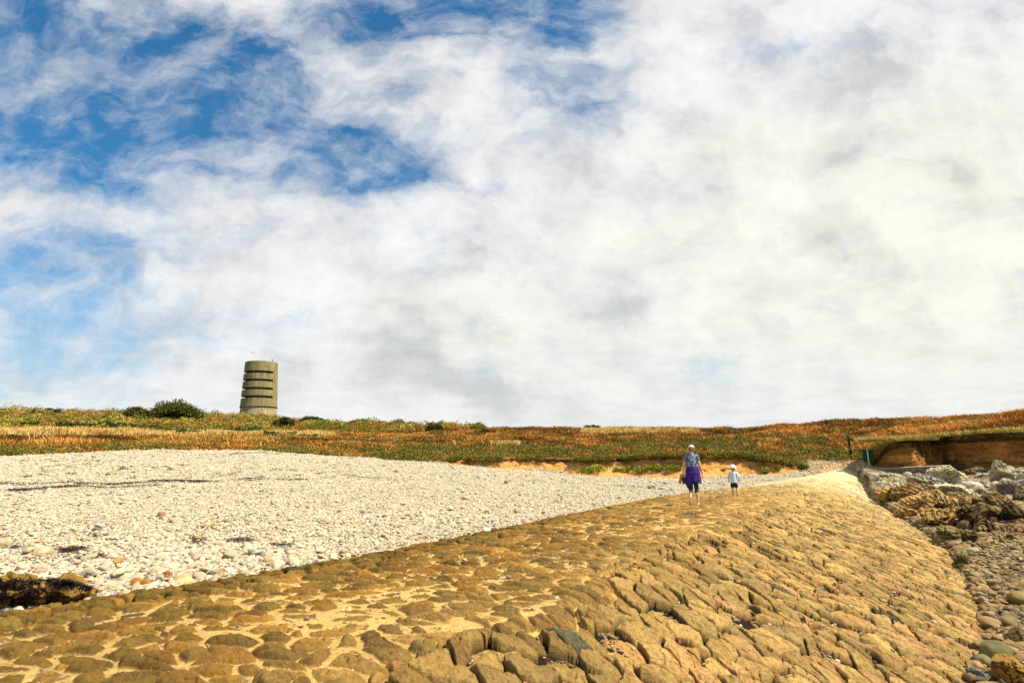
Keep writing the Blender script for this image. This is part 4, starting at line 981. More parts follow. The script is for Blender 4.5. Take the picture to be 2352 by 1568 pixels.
    # turf on the cliff top and lip, fringes over both banks
    parts = []
    m6 = inv & turf; cc = np.array([(.36, .34, .05), (.46, .38, .09), (.24, .27, .03), (.60, .46, .16), (.52, .34, .10)])
    parts.append(blades(P[m6], 14, .20, .035, .3, .6, cc[g.integers(0, 5, m6.sum())], g))
    def fringe(L, Nn, n, back, h, pal, lean=1.0, skip=None, drop=.0):
        i = g.integers(70, len(L), n); o = g.uniform(-back, .34, n)
        Q = np.stack([L[i, 0] + Nn[i, 0] * o, L[i, 1] + Nn[i, 1] * o, L[i, 2] + .02 - drop * g.uniform(0, 1, n)], 1)
        if skip is not None: Q = Q[skip(i)]
        return blades(Q, 10, h, .035, .22, lean, pal[g.integers(0, len(pal), len(Q))], g)
    parts.append(fringe(CL, CLN, 5200, 2.4, .17, cc))
    parts.append(fringe(CL, CLN, 700, 3.0, .34, np.array([(.66, .50, .20), (.58, .42, .14)]), .5))
    V, F, C = join(parts); tag(mk('turf', V, F, MLEAF, C, smooth=False), 'yellow green turf edging the top of the earth cliff', 'grass', kind='stuff')
    i = g.integers(0, len(SB), 4600); o = g.uniform(-1.6, .40, 4600); H = g.uniform(0, 1, 4600)
    ii = (i > 60) & (i < 660) & (f2(i * .03, i * 0., 8, 3) > -.22); Q = np.stack([SB[i, 0] + SBN[i, 0] * o, SB[i, 1] + SBN[i, 1] * o, SB[i, 2] - .06 + np.where(o > .1, -.14 * H, 0)], 1)[ii]
    pal = np.array([(.17, .17, .03), (.22, .20, .035), (.12, .13, .025), (.34, .18, .04), (.18, .20, .03)])
    V, F, C = join([leaves(Q, 26, .26, .18, .05, pal[g.integers(0, 5, len(Q))], g, cvar=.4), blades(Q[::3], 6, .3, .04, .25, .8, pal[g.integers(0, 5, len(Q[::3]))] * 1.6, g)])
    tag(mk('bank_growth', V, F, MLEAF, C, smooth=False), 'dark trailing growth hanging over the sandy bank', 'scrub', kind='stuff')
build_cover()

def shrub(px, row, w, h, label, name='shrub', cat='shrub', col=(.10, .115, .02), r=None, nblob=9, ls=.16, dense=240, group=None, wind=.0, seed=1):
    g = np.random.default_rng(seed); p = Vector(at_r(px, row, r).ravel()) if r else hit(px, row)
    p.z = gz(p.x, p.y)
    a = math.atan2(p.x, p.y); m = math.hypot(p.x, p.y) * math.cos(a) / FPX; W = w * m * math.cos(a); H = h * m
    root = empty(name, p, -a); tag(root, label, cat, group)
    t = g.uniform(-.5, .5, nblob); t[0] = 0; env = np.sqrt(np.clip(1 - (2 * t) ** 2, .12, 1))
    bx = t * W * .8; by = g.uniform(-.3, .3, nblob) * W * .6; bz = H * env * g.uniform(.25, .50, nblob); rr = np.minimum(W * .26, H * .62) * g.uniform(.75, 1.15, nblob) * (0.6 + .4 * env)
    P = np.stack([bx, by, bz], 1); P[:, 0] += wind * bz
    cols = np.array(col) * g.uniform(.7, 1.5, nblob)[:, None]
    V, F, C = join([leaves(P, dense, rr, rr * .85, ls, cols, g, .35, .5)])
    mk('foliage', V, F, MLEAF, C, parent=root, smooth=False)
    # stems
    S = []; Fq = []; o = 0
    for k in range(nblob):
        b = np.array([bx[k] * .35, by[k] * .3, -.15]); e = P[k] + np.array([0, 0, rr[k] * .5]); n = 6; sg = 5
        for j in range(sg + 1):
            f = j / sg; c = b + (e - b) * f + np.array([0, 0, -.3 * math.sin(f * 3.1) * rr[k] * .3]); rad = .09 * (1 - .75 * f) * max(1, H / 2)
            S += [(c[0] + rad * math.cos(2 * math.pi * q / n), c[1] + rad * math.sin(2 * math.pi * q / n), c[2]) for q in range(n)]
        Fq += [(o + j * n + q, o + j * n + (q + 1) % n, o + (j + 1) * n + (q + 1) % n, o + (j + 1) * n + q) for j in range(sg) for q in range(n)]; o += n * (sg + 1)
    mk('stem', np.array(S), np.array(Fq), MATS.get('bark') or mat_plain('bark', (.16, .12, .08), noise=((.09, .07, .05), 6)), parent=root)
    return root, W, H
def shrubs():
    root, W, H = shrub(402, 950, 122, 44, 'broad dark windswept tree crouching on the skyline beside the tower', 'windswept_tree', 'tree', (.13, .135, .032), r=128, nblob=34, ls=.17, dense=420, seed=3)
    # bare twigs on the lee side
    g = np.random.default_rng(6); P = np.tile(np.array([[W * .46, 0, H * .15]]), (26, 1)) + g.normal(0, .4, (26, 3)) * np.array([1, 1, .3])
    V, F, C = join([blades(P, 3, 2.1, .05, .5, .55, np.tile(np.array([.22, .17, .11]), (26, 1)), g)])
    mk('twig', V, F, MLEAF, C, parent=root, smooth=False)
    root, W, H = shrub(318, 950, 74, 36, 'smaller ragged tree to the side of the broad one', 'windswept_tree', 'tree', (.15, .14, .035), r=126, nblob=16, ls=.19, dense=300, seed=8)
    P = np.tile(np.array([[-W * .5, 0, H * .2]]), (16, 1)) + g.normal(0, .4, (16, 3)) * np.array([1, 1, .3])
    V, F, C = join([blades(P, 3, 1.7, .05, .5, .6, np.tile(np.array([.20, .16, .10]), (16, 1)), g)]); mk('twig', V, F, MLEAF, C, parent=root, smooth=False)
    for i, (px, row, w, h, lab, r, c) in enumerate([(826, 976, 56, 17, 'wide gorse bush on the ridge beyond the tower', 122, (.15, .15, .03)), (941, 981, 26, 15, 'small round bush sitting on the ridge', 112, (.09, .10, .02)),
            (1362, 996, 42, 17, 'dark rounded bush on the skyline above the bank', 82, (.085, .085, .02)), (729, 966, 34, 14, 'thin pale bush on the ridge by the tower', 140, (.20, .17, .06)),
            (650, 985, 52, 26, 'gnarled gorse bush below the tower', 96, (.14, .13, .035)), (715, 972, 50, 20, 'dark gorse bush beside the tower foot', 130, (.09, .11, .02)), (1000, 992, 60, 15, 'low gorse bush at the end of the green slope', 100, (.14, .14, .025)),
            (1060, 994, 60, 12, 'flat gorse bush where bracken begins', 98, (.15, .15, .03)), (130, 948, 130, 17, 'long twiggy thicket on the skyline', 148, (.13, .095, .05)), (18, 946, 60, 12, 'low twiggy thicket at the end of the skyline', 148, (.15, .11, .05)),
            (238, 946, 30, 9, 'small tuft of gorse on the skyline', 146, (.17, .16, .03)), (1000, 1000, 44, 24, 'gorse bush with a shaded side below the ridge', 84, (.12, .11, .03))]):
        shrub(px, row, w, h, lab, 'gorse_bush', 'bush', c, r=r, nblob=9 if w < 60 else 16, ls=.14 if r > 90 else .1, dense=260, seed=20 + i)
    # yellow-green plants rooted in the sandy bank
    for i, (px, row, w, h) in enumerate([(1335, 1085, 14, 11), (1348, 1085, 14, 12), (1357, 1084, 16, 12), (1373, 1082, 40, 20), (1419, 1085, 18, 14), (1437, 1082, 24, 16), (1470, 1083, 26, 14), (1496, 1081, 20, 13), (1513, 1079, 22, 15), (1541, 1080, 24, 15), (1556, 1079, 16, 12), (1660, 1083, 18, 8), (1758, 1082, 20, 12), (1786, 1077, 14, 11)]):
        az = float(np.interp(px, PX, AZ)); k = int(np.argmin((np.arctan2(SB[:, 0], SB[:, 1]) - az) ** 2))
        rf = math.hypot(*SB[k, :2]) - .75; p = at_r(px, row, rf).ravel(); a = math.atan2(p[0], p[1]); m = rf * math.cos(a) / FPX
        root = empty('samphire_plant', p, -a); tag(root, 'yellow green leafy plant on the orange sandy bank, %s from the left' % ['first', 'second', 'third', 'fourth', 'fifth', 'sixth', 'seventh', 'eighth', 'ninth', 'tenth', 'eleventh', 'twelfth', 'thirteenth', 'fourteenth'][i], 'plant', 'yellow green plants on the sandy bank')
        gg = np.random.default_rng(50 + i); n = 5; W, H = w * m * .5, h * m
        P = np.stack([gg.uniform(-.6, .6, n) * W, gg.uniform(-.3, .3, n) * W, gg.uniform(.0, .3, n) * H], 1)
        V, F, C = join([leaves(P, 110, W * .62, H * .7, .05, np.array([.42, .42, .05]) * gg.uniform(.75, 1.2, n)[:, None], gg, .4, .4)])
        mk('leaf_cushion', V, F, MLEAF, C, parent=root, smooth=False)
        st_ = blades(np.zeros((4, 3)) - np.array([0, 0, .1]), 3, H * .9, .03, W * .3, .5, np.tile(np.array([.2, .18, .05]), (4, 1)), gg)
        mk('stalk', *st_[:2], MLEAF, st_[2], parent=root, smooth=False)
shrubs()

# ---------------------------------------------------------------- seaweed
def seaweed():
    g = np.random.default_rng(12); pts = []; hs = []
    def line(x0, y0, x1, y1, n, jy, size):
        t = g.uniform(0, 1, n); px = x0 + (x1 - x0) * t; py = y0 + (y1 - y0) * t + g.normal(0, jy, n) + 2.2 * np.sin(px * .03)
        for a, b in zip(px, py):
            p = hit(a, b, 6, 60); pts.append(p); hs.append(size)
    for (x0, y0, x1, y1, n, jy, sz) in [(-60, 1130, 60, 1126, 40, .8, .07), (30, 1126, 175, 1122, 120, 1.4, .09), (150, 1121, 370, 1119, 110, .7, .07), (0, 1112, 200, 1114, 60, 1.0, .10), (180, 1116, 480, 1107, 110, 1.2, .12), (400, 1107, 480, 1106, 50, 1.0, .10),
                                          (480, 1108, 700, 1100, 30, 1.0, .10), (640, 1103, 730, 1101, 30, .8, .08), (740, 1101, 900, 1098, 30, 1.2, .10), (520, 1046, 650, 1042, 40, 1.0, .14), (360, 1041, 560, 1044, 30, 1.5, .12),
                                          (985, 1058, 1070, 1062, 26, .6, .10), (1150, 1108, 1330, 1110, 26, 1.0, .09), (1420, 1121, 1480, 1118, 12, .4, .1), (1390, 1119, 1500, 1121, 18, .6, .09)]:
        line(x0, y0, x1, y1, n, jy, sz)
    for _ in range(46):
        a = g.uniform(0, 820); b = g.uniform(1060, 1108); k = g.integers(3, 10); 
        for j in range(k): pts.append(hit(a + g.normal(0, 5), b + g.normal(0, .7), 8, 60)); hs.append(.10)
    for (a, b, n, sx, sy) in [(150, 1271, 60, 14, 3), (170, 1266, 26, 10, 3), (215, 1285, 34, 10, 3), (455, 1243, 50, 11, 5), (560, 1246, 50, 18, 3), (220, 1236, 14, 8, 2), (0, 1238, 12, 6, 2), (648, 1258, 20, 10, 2), (30, 1262, 16, 8, 2)]:
        for j in range(n): pts.append(hit(a + g.normal(0, sx), b + g.normal(0, sy), 6, 60)); hs.append(.06)
    P = np.array([tuple(p) for p in pts]); P[:, 2] += .05; hs = np.array(hs)
    pal = np.array([(.07, .03, .012), (.04, .018, .008), (.10, .045, .02), (.05, .03, .012), (.13, .05, .02)])
    V, F, C = join([blades(P, 7, hs * .5, hs * .22, hs * 1.2, 2.6, pal[g.integers(0, 5, len(P))], g)])
    tag(mk('seaweed', V, F, MWEED, C, smooth=False), 'lines and scraps of dark dried seaweed left by the tide on the shingle', 'seaweed', kind='stuff')
    # wet weed on the outcrop: follow the surface of the rocks
    from mathutils.bvhtree import BVHTree
    pts = []; VV = []; PF = []; o_ = 0
    for ob in [o for o in COL.objects if o.name.startswith('rock') and o.type == 'MESH' and math.hypot(o.location.x, o.location.y) < 11 and o.location.x < -3.4]:
        mw = Matrix.Translation(ob.location) @ ob.rotation_euler.to_matrix().to_4x4()
        VV += [mw @ v.co for v in ob.data.vertices]; PF += [[k + o_ for k in p.vertices] for p in ob.data.polygons]; o_ = len(VV)
    bvh = BVHTree.FromPolygons(VV, PF)
    def cast(d):
        loc = bvh.ray_cast(Vector((0, 0, EYE)), Vector(d).normalized())[0]
        return loc is not None, loc
    for _ in range(1700):
        a, b = g.uniform(-40, 152), g.uniform(1332, 1392)
        if a > 90 and b > 1350 + (152 - a) * .5 + 20: continue
        if 96 < a < 134 and b < 1372 and b > 1338: continue
        if n2(np.array([a * .06]), np.array([b * .12]), 4)[0] < .33: continue
        d = Vector(ray(a, b)); 
        ok, loc = cast(d)
        if ok and (Vector(loc) - Vector((0, 0, EYE))).length < 11: pts.append(tuple(loc))
    for _ in range(500):
        t = g.uniform(0, 1); a = 110 + 95 * t; b = 1338 + 16 * t ** 2 + g.normal(0, 3)
        ok, loc = cast(ray(a, b))
        if ok: pts.append(tuple(loc))
    P = np.array(pts)
    V, F, C = join([blades(P, 5, .028, .010, .028, 1.8, pal[g.integers(0, 5, len(P))] * .55, g)])
    tag(mk('rock_weed', V, F, MWEED, C, smooth=False), 'black wet seaweed draped over the brown outcrop beside the slipway', 'seaweed', kind='stuff')
MWEED = mat_col('weed', rough=.45, spec=.5, var=.2, vscale=5, bump=0)
seaweed()
# ---------------------------------------------------------------- tower
def lathe(prof, n=48, cap=True):
    V = []; F = []
    for (r, z) in prof: V += [(r * math.cos(2 * math.pi * i / n), r * math.sin(2 * math.pi * i / n), z) for i in range(n)]
    m = len(prof)
    F = [(k * n + i, k * n + (i + 1) % n, (k + 1) * n + (i + 1) % n, (k + 1) * n + i) for k in range(m - 1) for i in range(n)]
    return np.array(V), np.array(F)
def tube(p0, p1, r0, r1, n=10):
    p0, p1 = Vector(p0), Vector(p1); d = (p1 - p0).normalized(); q = d.to_track_quat('Z', 'Y')
    V = [tuple(p + q @ Vector((r * math.cos(2 * math.pi * i / n), r * math.sin(2 * math.pi * i / n), 0))) for p, r in ((p0, r0), (p1, r1)) for i in range(n)]
    V += [tuple(p0), tuple(p1)]
    Q = [(i, (i + 1) % n, n + (i + 1) % n, n + i) for i in range(n)]; T = [((i + 1) % n, i, 2 * n) for i in range(n)] + [(n + i, n + (i + 1) % n, 2 * n + 1) for i in range(n)]
    return np.array(V), Q, T
def boxm(c, s, bev=0.0):
    bm = bmesh.new(); bmesh.ops.create_cube(bm, size=1.0)
    for v in bm.verts: v.co = Vector((v.co.x * s[0] + c[0], v.co.y * s[1] + c[1], v.co.z * s[2] + c[2]))
    if bev: bmesh.ops.bevel(bm, geom=list(bm.edges), offset=bev, segments=2, affect='EDGES')
    return bm
def bmo(name, bm, m, parent, smooth=False):
    me = bpy.data.meshes.new(name); bmesh.ops.recalc_face_normals(bm, faces=bm.faces); bm.to_mesh(me); bm.free(); me.materials.append(m)
    if smooth: me.polygons.foreach_set('use_smooth', [True] * len(me.polygons))
    o = bpy.data.objects.new(name, me); COL.objects.link(o); o.parent = parent; return o
def tube_o(name, p0, p1, r0, r1, m, parent, n=10):
    V, Q, T = tube(p0, p1, r0, r1, n); return mk(name, V, [np.array(Q), np.array(T)], m, parent=parent)
def concrete(name, c1, c2):
    m = bpy.data.materials.new(name); m.use_nodes = True; t = NT(m.node_tree); b = t.n['Principled BSDF']; b.inputs['Roughness'].default_value = .9; b.inputs['Specular IOR Level'].default_value = .15
    tc = t.node('ShaderNodeTexCoord').outputs['Object']
    st_ = t.node('ShaderNodeMapping', vector_type='POINT'); st_.inputs['Scale'].default_value = (1.1, 1.1, .16); t.l.new(tc, st_.inputs[0])
    n1 = t.noise(st_.outputs[0], 1.6, 7, .68)                     # runs of rain stain
    n2_ = t.noise(tc, .6, 6, .6)
    sp = t.node('ShaderNodeSeparateXYZ', i_0=tc).outputs
    w = t.math('FRACT', t.math('MULTIPLY', sp[2], 1.55)); line = t.math('LESS_THAN', w, .10)   # board marks of the shuttering
    c = t.mix(t.smooth(n1, .38, .66), (*c1, 1), (*c2, 1)); c = t.mix(t.math('MULTIPLY', t.smooth(n2_, .5, .7), .5), c, (*[v * .6 for v in c2], 1))
    c = t.mix(t.math('MULTIPLY', line, .22), c, (*[v * .6 for v in c2], 1))
    t.l.new(c, b.inputs['Base Color'])
    bp = t.node('ShaderNodeBump', i_Strength=.5, i_Distance=.06); t.l.new(t.noise(tc, 5, 6, .7), bp.inputs['Height']); t.l.new(bp.outputs[0], b.inputs['Normal'])
    return m
def build_tower():
    p = at_r(593, 953, 165).ravel(); p[2] = zrow(593, 948.5, 165) - 2.0; a = math.atan2(p[0], p[1])
    root = empty('observation_tower', p, -a); tag(root, 'round concrete coastal watch tower with four dark viewing slits', 'tower')
    n = 192; Ht = 16.3; ring = Ht - 12.55
    S = [(2.75, 3.42), (5.05, 5.68), (7.35, 8.0), (9.66, 10.32)]
    zs = [(0.0, 0)] + []
    levels = [(ring, 0)]
    for (a0, b0) in reversed(S): levels += [(Ht - b0, 0), (Ht - b0, 1), (Ht - a0, 1), (Ht - a0, 0)]
    levels += [(Ht - .12, 0), (Ht, -1)]
    rad = lambda z: 4.52 - .46 * (z - ring) / (Ht - ring)
    V = []; 
    for (z, s) in levels:
        for i in range(n):
            th = 2 * math.pi * i / n; fa = (math.degrees(th) + 90) % 360; fa = fa if fa < 180 else fa - 360   # 0 faces the viewer, + to the right
            inslot = -130 < fa < 46
            r = rad(z) - (1.6 if (s == 1 and inslot) else 0) - (.06 if s == -1 else 0)
            V.append((r * math.cos(th), r * math.sin(th), z))
    m = len(levels); F = [(k * n + i, k * n + (i + 1) % n, (k + 1) * n + (i + 1) % n, (k + 1) * n + i) for k in range(m - 1) for i in range(n)]
    V.append((0, 0, Ht)); T = [((m - 1) * n + i, (m - 1) * n + (i + 1) % n, m * n) for i in range(n)]
    conc = concrete('tower_concrete', (.27, .222, .108), (.165, .135, .066))
    mk('shaft', np.array(V), [np.array(F), np.array(T)], conc, parent=root, smooth=False)
    V, F = lathe([(4.40, ring - .16), (4.66, ring - .14), (4.68, ring - .02), (4.52, ring + .03)], 96); mk('ledge', V, F, concrete('ledge_concrete', (.12, .09, .05), (.06, .05, .03)), parent=root)
    V, F = lathe([(4.75, -1.5), (4.62, 0), (4.42, ring - .15)], 96); mk('plinth', V, F, concrete('plinth_concrete', (.40, .33, .19), (.22, .18, .09)), parent=root)
    dm = mat_plain('dark_metal', (.03, .03, .03), .6)
    for (x, y, h, r) in [(1.1, -.5, 2.0, .025), (1.5, 1.0, .5, .03), (-2.6, .5, .35, .03)]: tube_o('antenna', (x, y, Ht - .05), (x, y, Ht + h), r, r * .6, MATS.get('pale_metal') or mat_plain('pale_metal', (.45, .45, .42), .4), root, 6)
    # small bird-like figure standing on the rim is a thing of its own
    return root, p, a, Ht
TW, TP, TA, TH = build_tower(); TW.scale = (1, 1, .945); TH *= .945
def bird(name, loc, rz, label, flying):
    root = empty(name, loc, rz); tag(root, label, 'bird'); m = MATS.get('dark_feather') or mat_plain('dark_feather', (.03, .03, .03), .7)
    V, F = ICO[3]; V = V.copy()
    taper = 1 - .55 * np.clip(-V[:, 1], 0, 1) - .2 * np.clip(V[:, 1], 0, 1)
    B = V * np.array([.09, .24, .09]) * np.stack([taper, np.ones(len(V)), taper], 1); B[:, 2] += np.where(V[:, 1] > .5, .05 * (V[:, 1] - .5), 0)
    if not flying: B = B @ np.array(Matrix.Rotation(R(52), 3, 'X')).T; B[:, 2] += .30
    mk('body', B, F, m, parent=root)
    hc = np.array([0, .23, .05]) if flying else np.array([0, .16, .53])
    mk('head', V * np.array([.055, .07, .055]) + hc, F, m, parent=root)
    tube_o('beak', hc + np.array([0, .05, 0]), hc + np.array([0, .14, -.01]), .018, .003, m, root, 6)
    if flying:
        for s in (-1, 1):
            W = np.array([(0.04 * s, .12, .02), (.04 * s, -.08, .02), (.38 * s, .13, .17), (.38 * s, -.04, .17), (.66 * s, -.03, .10), (.62 * s, -.10, .10)]); W = np.concatenate([W, W - np.array([0, 0, .012])])
            Q = [(0, 2, 3, 1), (2, 4, 5, 3), (6, 7, 9, 8), (8, 9, 11, 10), (0, 6, 8, 2), (2, 8, 10, 4), (1, 3, 9, 7), (3, 5, 11, 9), (4, 10, 11, 5)]
            mk('wing', W, np.array(Q), m, parent=root, smooth=False)
        mk('tail', np.array([(-.04, -.2, 0), (.04, -.2, 0), (.08, -.36, 0), (-.08, -.36, 0), (-.04, -.2, .012), (.04, -.2, .012), (.08, -.36, .012), (-.08, -.36, .012)]), np.array([(0, 1, 2, 3), (4, 7, 6, 5), (0, 4, 5, 1), (3, 2, 6, 7), (0, 3, 7, 4), (1, 5, 6, 2)]), m, parent=root, smooth=False)
    else:
        for s in (-1, 1): tube_o('leg', (.03 * s, 0, 0), (.03 * s, -.01, .2), .012, .014, m, root, 6)
        mk('tail', np.array([(-.04, -.1, .16), (.04, -.1, .16), (.03, -.22, .02), (-.03, -.22, .02), (-.04, -.12, .15), (.04, -.12, .15), (.03, -.24, .02), (-.03, -.24, .02)]), np.array([(0, 1, 2, 3), (4, 7, 6, 5), (0, 4, 5, 1), (3, 2, 6, 7), (0, 3, 7, 4), (1, 5, 6, 2)]), m, parent=root, smooth=False)
    return root
fb = at_r(580, 810, 158).ravel(); bird('flying_bird', fb, 1.0, 'dark bird flying in the sky above the tower', True)
rx, ry = math.cos(TA), -math.sin(TA)
bird('perched_bird', (TP[0] + rx * 2.6 - math.sin(TA) * 2.6, TP[1] + ry * 2.6 - math.cos(TA) * 2.6, TP[2] + TH), -TA + .8, 'dark bird perched on the top rim of the concrete tower', False).scale = (1.35, 1.35, 1.35)

# ---------------------------------------------------------------- signs and post by the path
def signs():
    green = mat_plain('green_paint', (.008, .055, .016), .7, .15, noise=((.006, .04, .012), 8)); pale = mat_plain('galvanised_post', (.52, .55, .46), .45, .5, noise=((.42, .46, .38), 30))
    p = at_r(1996, 1063, 43.0).ravel(); p[2] = gz(p[0], p[1]) ; a = math.atan2(p[0], p[1]); m = 43.0 * math.cos(a) / FPX
    top = zrow(1990, 1030, 43.0) - p[2]
    root = empty('notice_board', p, -a); tag(root, 'dark green notice board seen from the back on a pale post', 'sign')
    tube_o('post', (0, -.05, -.2), (0, -.05, top + .03), .035, .035, pale, root, 12)
    bmo('board', boxm((.0, .02, top - .42), (.58, .03, .74), .006), green, root)
    for z in (top - .15, top - .66): bmo('bracket', boxm((0, -.012, z), (.54, .022, .05), .004), green, root)
    # slim dark green post with two cases on it
    p = at_r(1955, 1051, 47).ravel(); p[2] = gz(p[0], p[1]); a = math.atan2(p[0], p[1]); dg_ = mat_plain('dark_green_enamel', (.010, .035, .016), .65, .2)
    top = zrow(1950, 1000, 47) - p[2]
    root = empty('lifeline_post', p, -a); tag(root, 'slim dark green post carrying a long case and a small box', 'post')
    tube_o('pole', (0, 0, -.2), (0, 0, top), .035, .035, dg_, root, 10)
    V, F = lathe([(.001, top - .62), (.075, top - .60), (.085, top - .45), (.085, top - .08), (.06, top + .01), (.001, top + .03)], 20); mk('case', V + np.array([0, -.06, 0]), F, dg_, parent=root)
    bmo('clamp', boxm((.0, -.05, top - .72), (.17, .14, .10), .01), dg_, root)
    bmo('box', boxm((.01, -.05, top - 1.12), (.17, .13, .30), .015), dg_, root)
    # small sign partly hidden behind the cliff edge
    p = at_r(2026, 1040, 50).ravel(); p[2] = gz(p[0], p[1]); a = math.atan2(p[0], p[1]); top = zrow(2026, 1015.5, 50) - p[2]
    root = empty('path_sign', p, -a); tag(root, 'small grey sign on a pale post half hidden by the cliff edge', 'sign')
    tube_o('post', (0, -.04, -.2), (0, -.04, top), .035, .035, pale, root, 12)
    bmo('board', boxm((-.08, .0, top - .24), (.42, .025, .26), .005), mat_plain('grey_panel', (.30, .34, .28), .5, noise=((.22, .26, .2), 10)), root)
signs()

# ---------------------------------------------------------------- people
def capsule(p0, p1, r0, r1, n=16, sq=(1, 1)):
    """closed tapered capsule; sq flattens it sideways and front-to-back"""
    p0, p1 = np.array(p0, float), np.array(p1, float); d = p1 - p0; L = np.linalg.norm(d) + 1e-6; d = d / L
    up = np.array([0, 1., 0]) if abs(d[1]) < .9 else np.array([1., 0, 0]); u = np.cross(up, d); u /= np.linalg.norm(u); v = np.cross(d, u)
    rings = []
    for k in range(6): t = math.pi / 2 * (1 - k / 5); rings.append((p0 - d * r0 * math.sin(t), r0 * max(math.cos(t), .001)))
    for k in range(6): t = math.pi / 2 * k / 5; rings.append((p1 + d * r1 * math.sin(t), r1 * max(math.cos(t), .001)))
    V = np.array([c + (u * math.cos(2 * math.pi * i / n) * sq[0] + v * math.sin(2 * math.pi * i / n) * sq[1]) * r for c, r in rings for i in range(n)])
    F = [(k * n + i, k * n + (i + 1) % n, (k + 1) * n + (i + 1) % n, (k + 1) * n + i) for k in range(len(rings) - 1) for i in range(n)]
    V = np.concatenate([V, [rings[0][0], rings[-1][0]]]); b = (len(rings) - 1) * n
    T = [((i + 1) % n, i, len(V) - 2) for i in range(n)] + [(b + i, b + (i + 1) % n, len(V) - 1) for i in range(n)]
    return V, np.array(F), np.array(T)
def ell(c, r, rot=None):
    V, F = ICO[3]; V = V * np.array(r)
    if rot is not None: V = V @ np.array(rot).T
    return V + np.array(c), None, F
def fuse(name, shapes, m, parent, vox=.007, smooth=4, colour=None):
    """melt closed shapes into one continuous surface"""
    V = []; Q = []; T = []; o = 0
    for v, q, t in shapes:
        V.append(v); 
        if q is not None: Q.append(q + o)
        if t is not None: T.append(t + o)
        o += len(v)
    ob = mk('tmp', np.concatenate(V), ([np.concatenate(Q)] if Q else []) + ([np.concatenate(T)] if T else []), m)
    r = ob.modifiers.new('r', 'REMESH'); r.mode = 'VOXEL'; r.voxel_size = vox; r.use_smooth_shade = True
    s = ob.modifiers.new('s', 'SMOOTH'); s.factor = .5; s.iterations = smooth
    dg = bpy.context.evaluated_depsgraph_get(); dg.update(); me = bpy.data.meshes.new_from_object(ob.evaluated_get(dg)); me.name = name
    bpy.data.objects.remove(ob); o = bpy.data.objects.new(name, me); COL.objects.link(o); o.parent = parent
    me.materials.clear(); me.materials.append(m); me.polygons.foreach_set('use_smooth', [True] * len(me.polygons)); return o
def hand(w, d, palm_n, s, k=1.0, curl=.5, thumb=1):
    """palm and five fingers from the wrist w along d; palm_n faces the palm; s = hand scale"""
    w = np.array(w, float); d = np.array(d, float); d /= np.linalg.norm(d); pn = np.array(palm_n, float); pn -= d * (pn @ d); pn /= np.linalg.norm(pn); x = np.cross(d, pn)
    S = [capsule(w, w + d * .045 * s, .024 * s, .030 * s, 12, (1.0, .6)), capsule(w + d * .03 * s - x * .022 * s, w + d * .085 * s - x * .026 * s, .016 * s, .015 * s, 10), capsule(w + d * .03 * s + x * .020 * s, w + d * .082 * s + x * .026 * s, .016 * s, .014 * s, 10), capsule(w + d * .03 * s, w + d * .088 * s, .016 * s, .016 * s, 10)]
    for j, (off, L) in enumerate([(-.031, .068), (-.0105, .078), (.0105, .073), (.031, .056)]):
        p = w + d * .085 * s + x * off * s; dd = d.copy(); ang = 0
        for seg in range(3):
            ang += curl * (.45 + .25 * seg + .08 * j); dd = d * math.cos(ang) + pn * math.sin(ang); l = L * s * (.45, .32, .23)[seg]
            e = p + dd * l; S.append(capsule(p, e, .0092 * s * (1 - .1 * seg), .0088 * s * (1 - .1 * seg), 8)); p = e
    p = w + d * .022 * s - x * .026 * s * thumb; q = p + (d * .6 - x * .7 * thumb + pn * .35) * .038 * s; e = q + (d * .85 - x * .1 * thumb + pn * .5) * .036 * s
    S += [capsule(p, q, .013 * s, .011 * s, 8), capsule(q, e, .0105 * s, .009 * s, 8)]
    return S
def foot(ankle, heel, toe, upv, s, side):
    """a bare foot from heel to toes; upv is the direction of its upper side"""
    a, h, t = [np.array(v, float) for v in (ankle, heel, toe)]; u = np.array(upv, float); f = t - h; L = np.linalg.norm(f); f /= L; u -= f * (u @ f); u /= np.linalg.norm(u); x = np.cross(f, u) * side
    S = [capsule(a, h + u * .03 * s + f * .02 * s, .034 * s, .032 * s), capsule(h + u * .028 * s, h + f * L * .45 + u * .026 * s, .030 * s, .030 * s, 14, (1, .9)), capsule(a, h + f * L * .55 + u * .03 * s, .034 * s, .026 * s),
         capsule(h + f * L * .45 + u * .024 * s - x * .006 * s, h + f * L * .74 + u * .018 * s - x * .018 * s, .028 * s, .020 * s), capsule(h + f * L * .45 + u * .02 * s + x * .01 * s, h + f * L * .72 + u * .016 * s + x * .022 * s, .024 * s, .017 * s)]
    for j, (o, ln, r) in enumerate([(-.032, .99, .0125), (-.013, .97, .009), (.003, .93, .0085), (.018, .88, .008), (.031, .82, .0078)]):
        S.append(capsule(h + f * L * .70 + u * .014 * s + x * o * .9 * s, h + f * (L * ln - r * s) + u * .011 * s + x * o * s, r * s, r * .95 * s, 8))
    return S
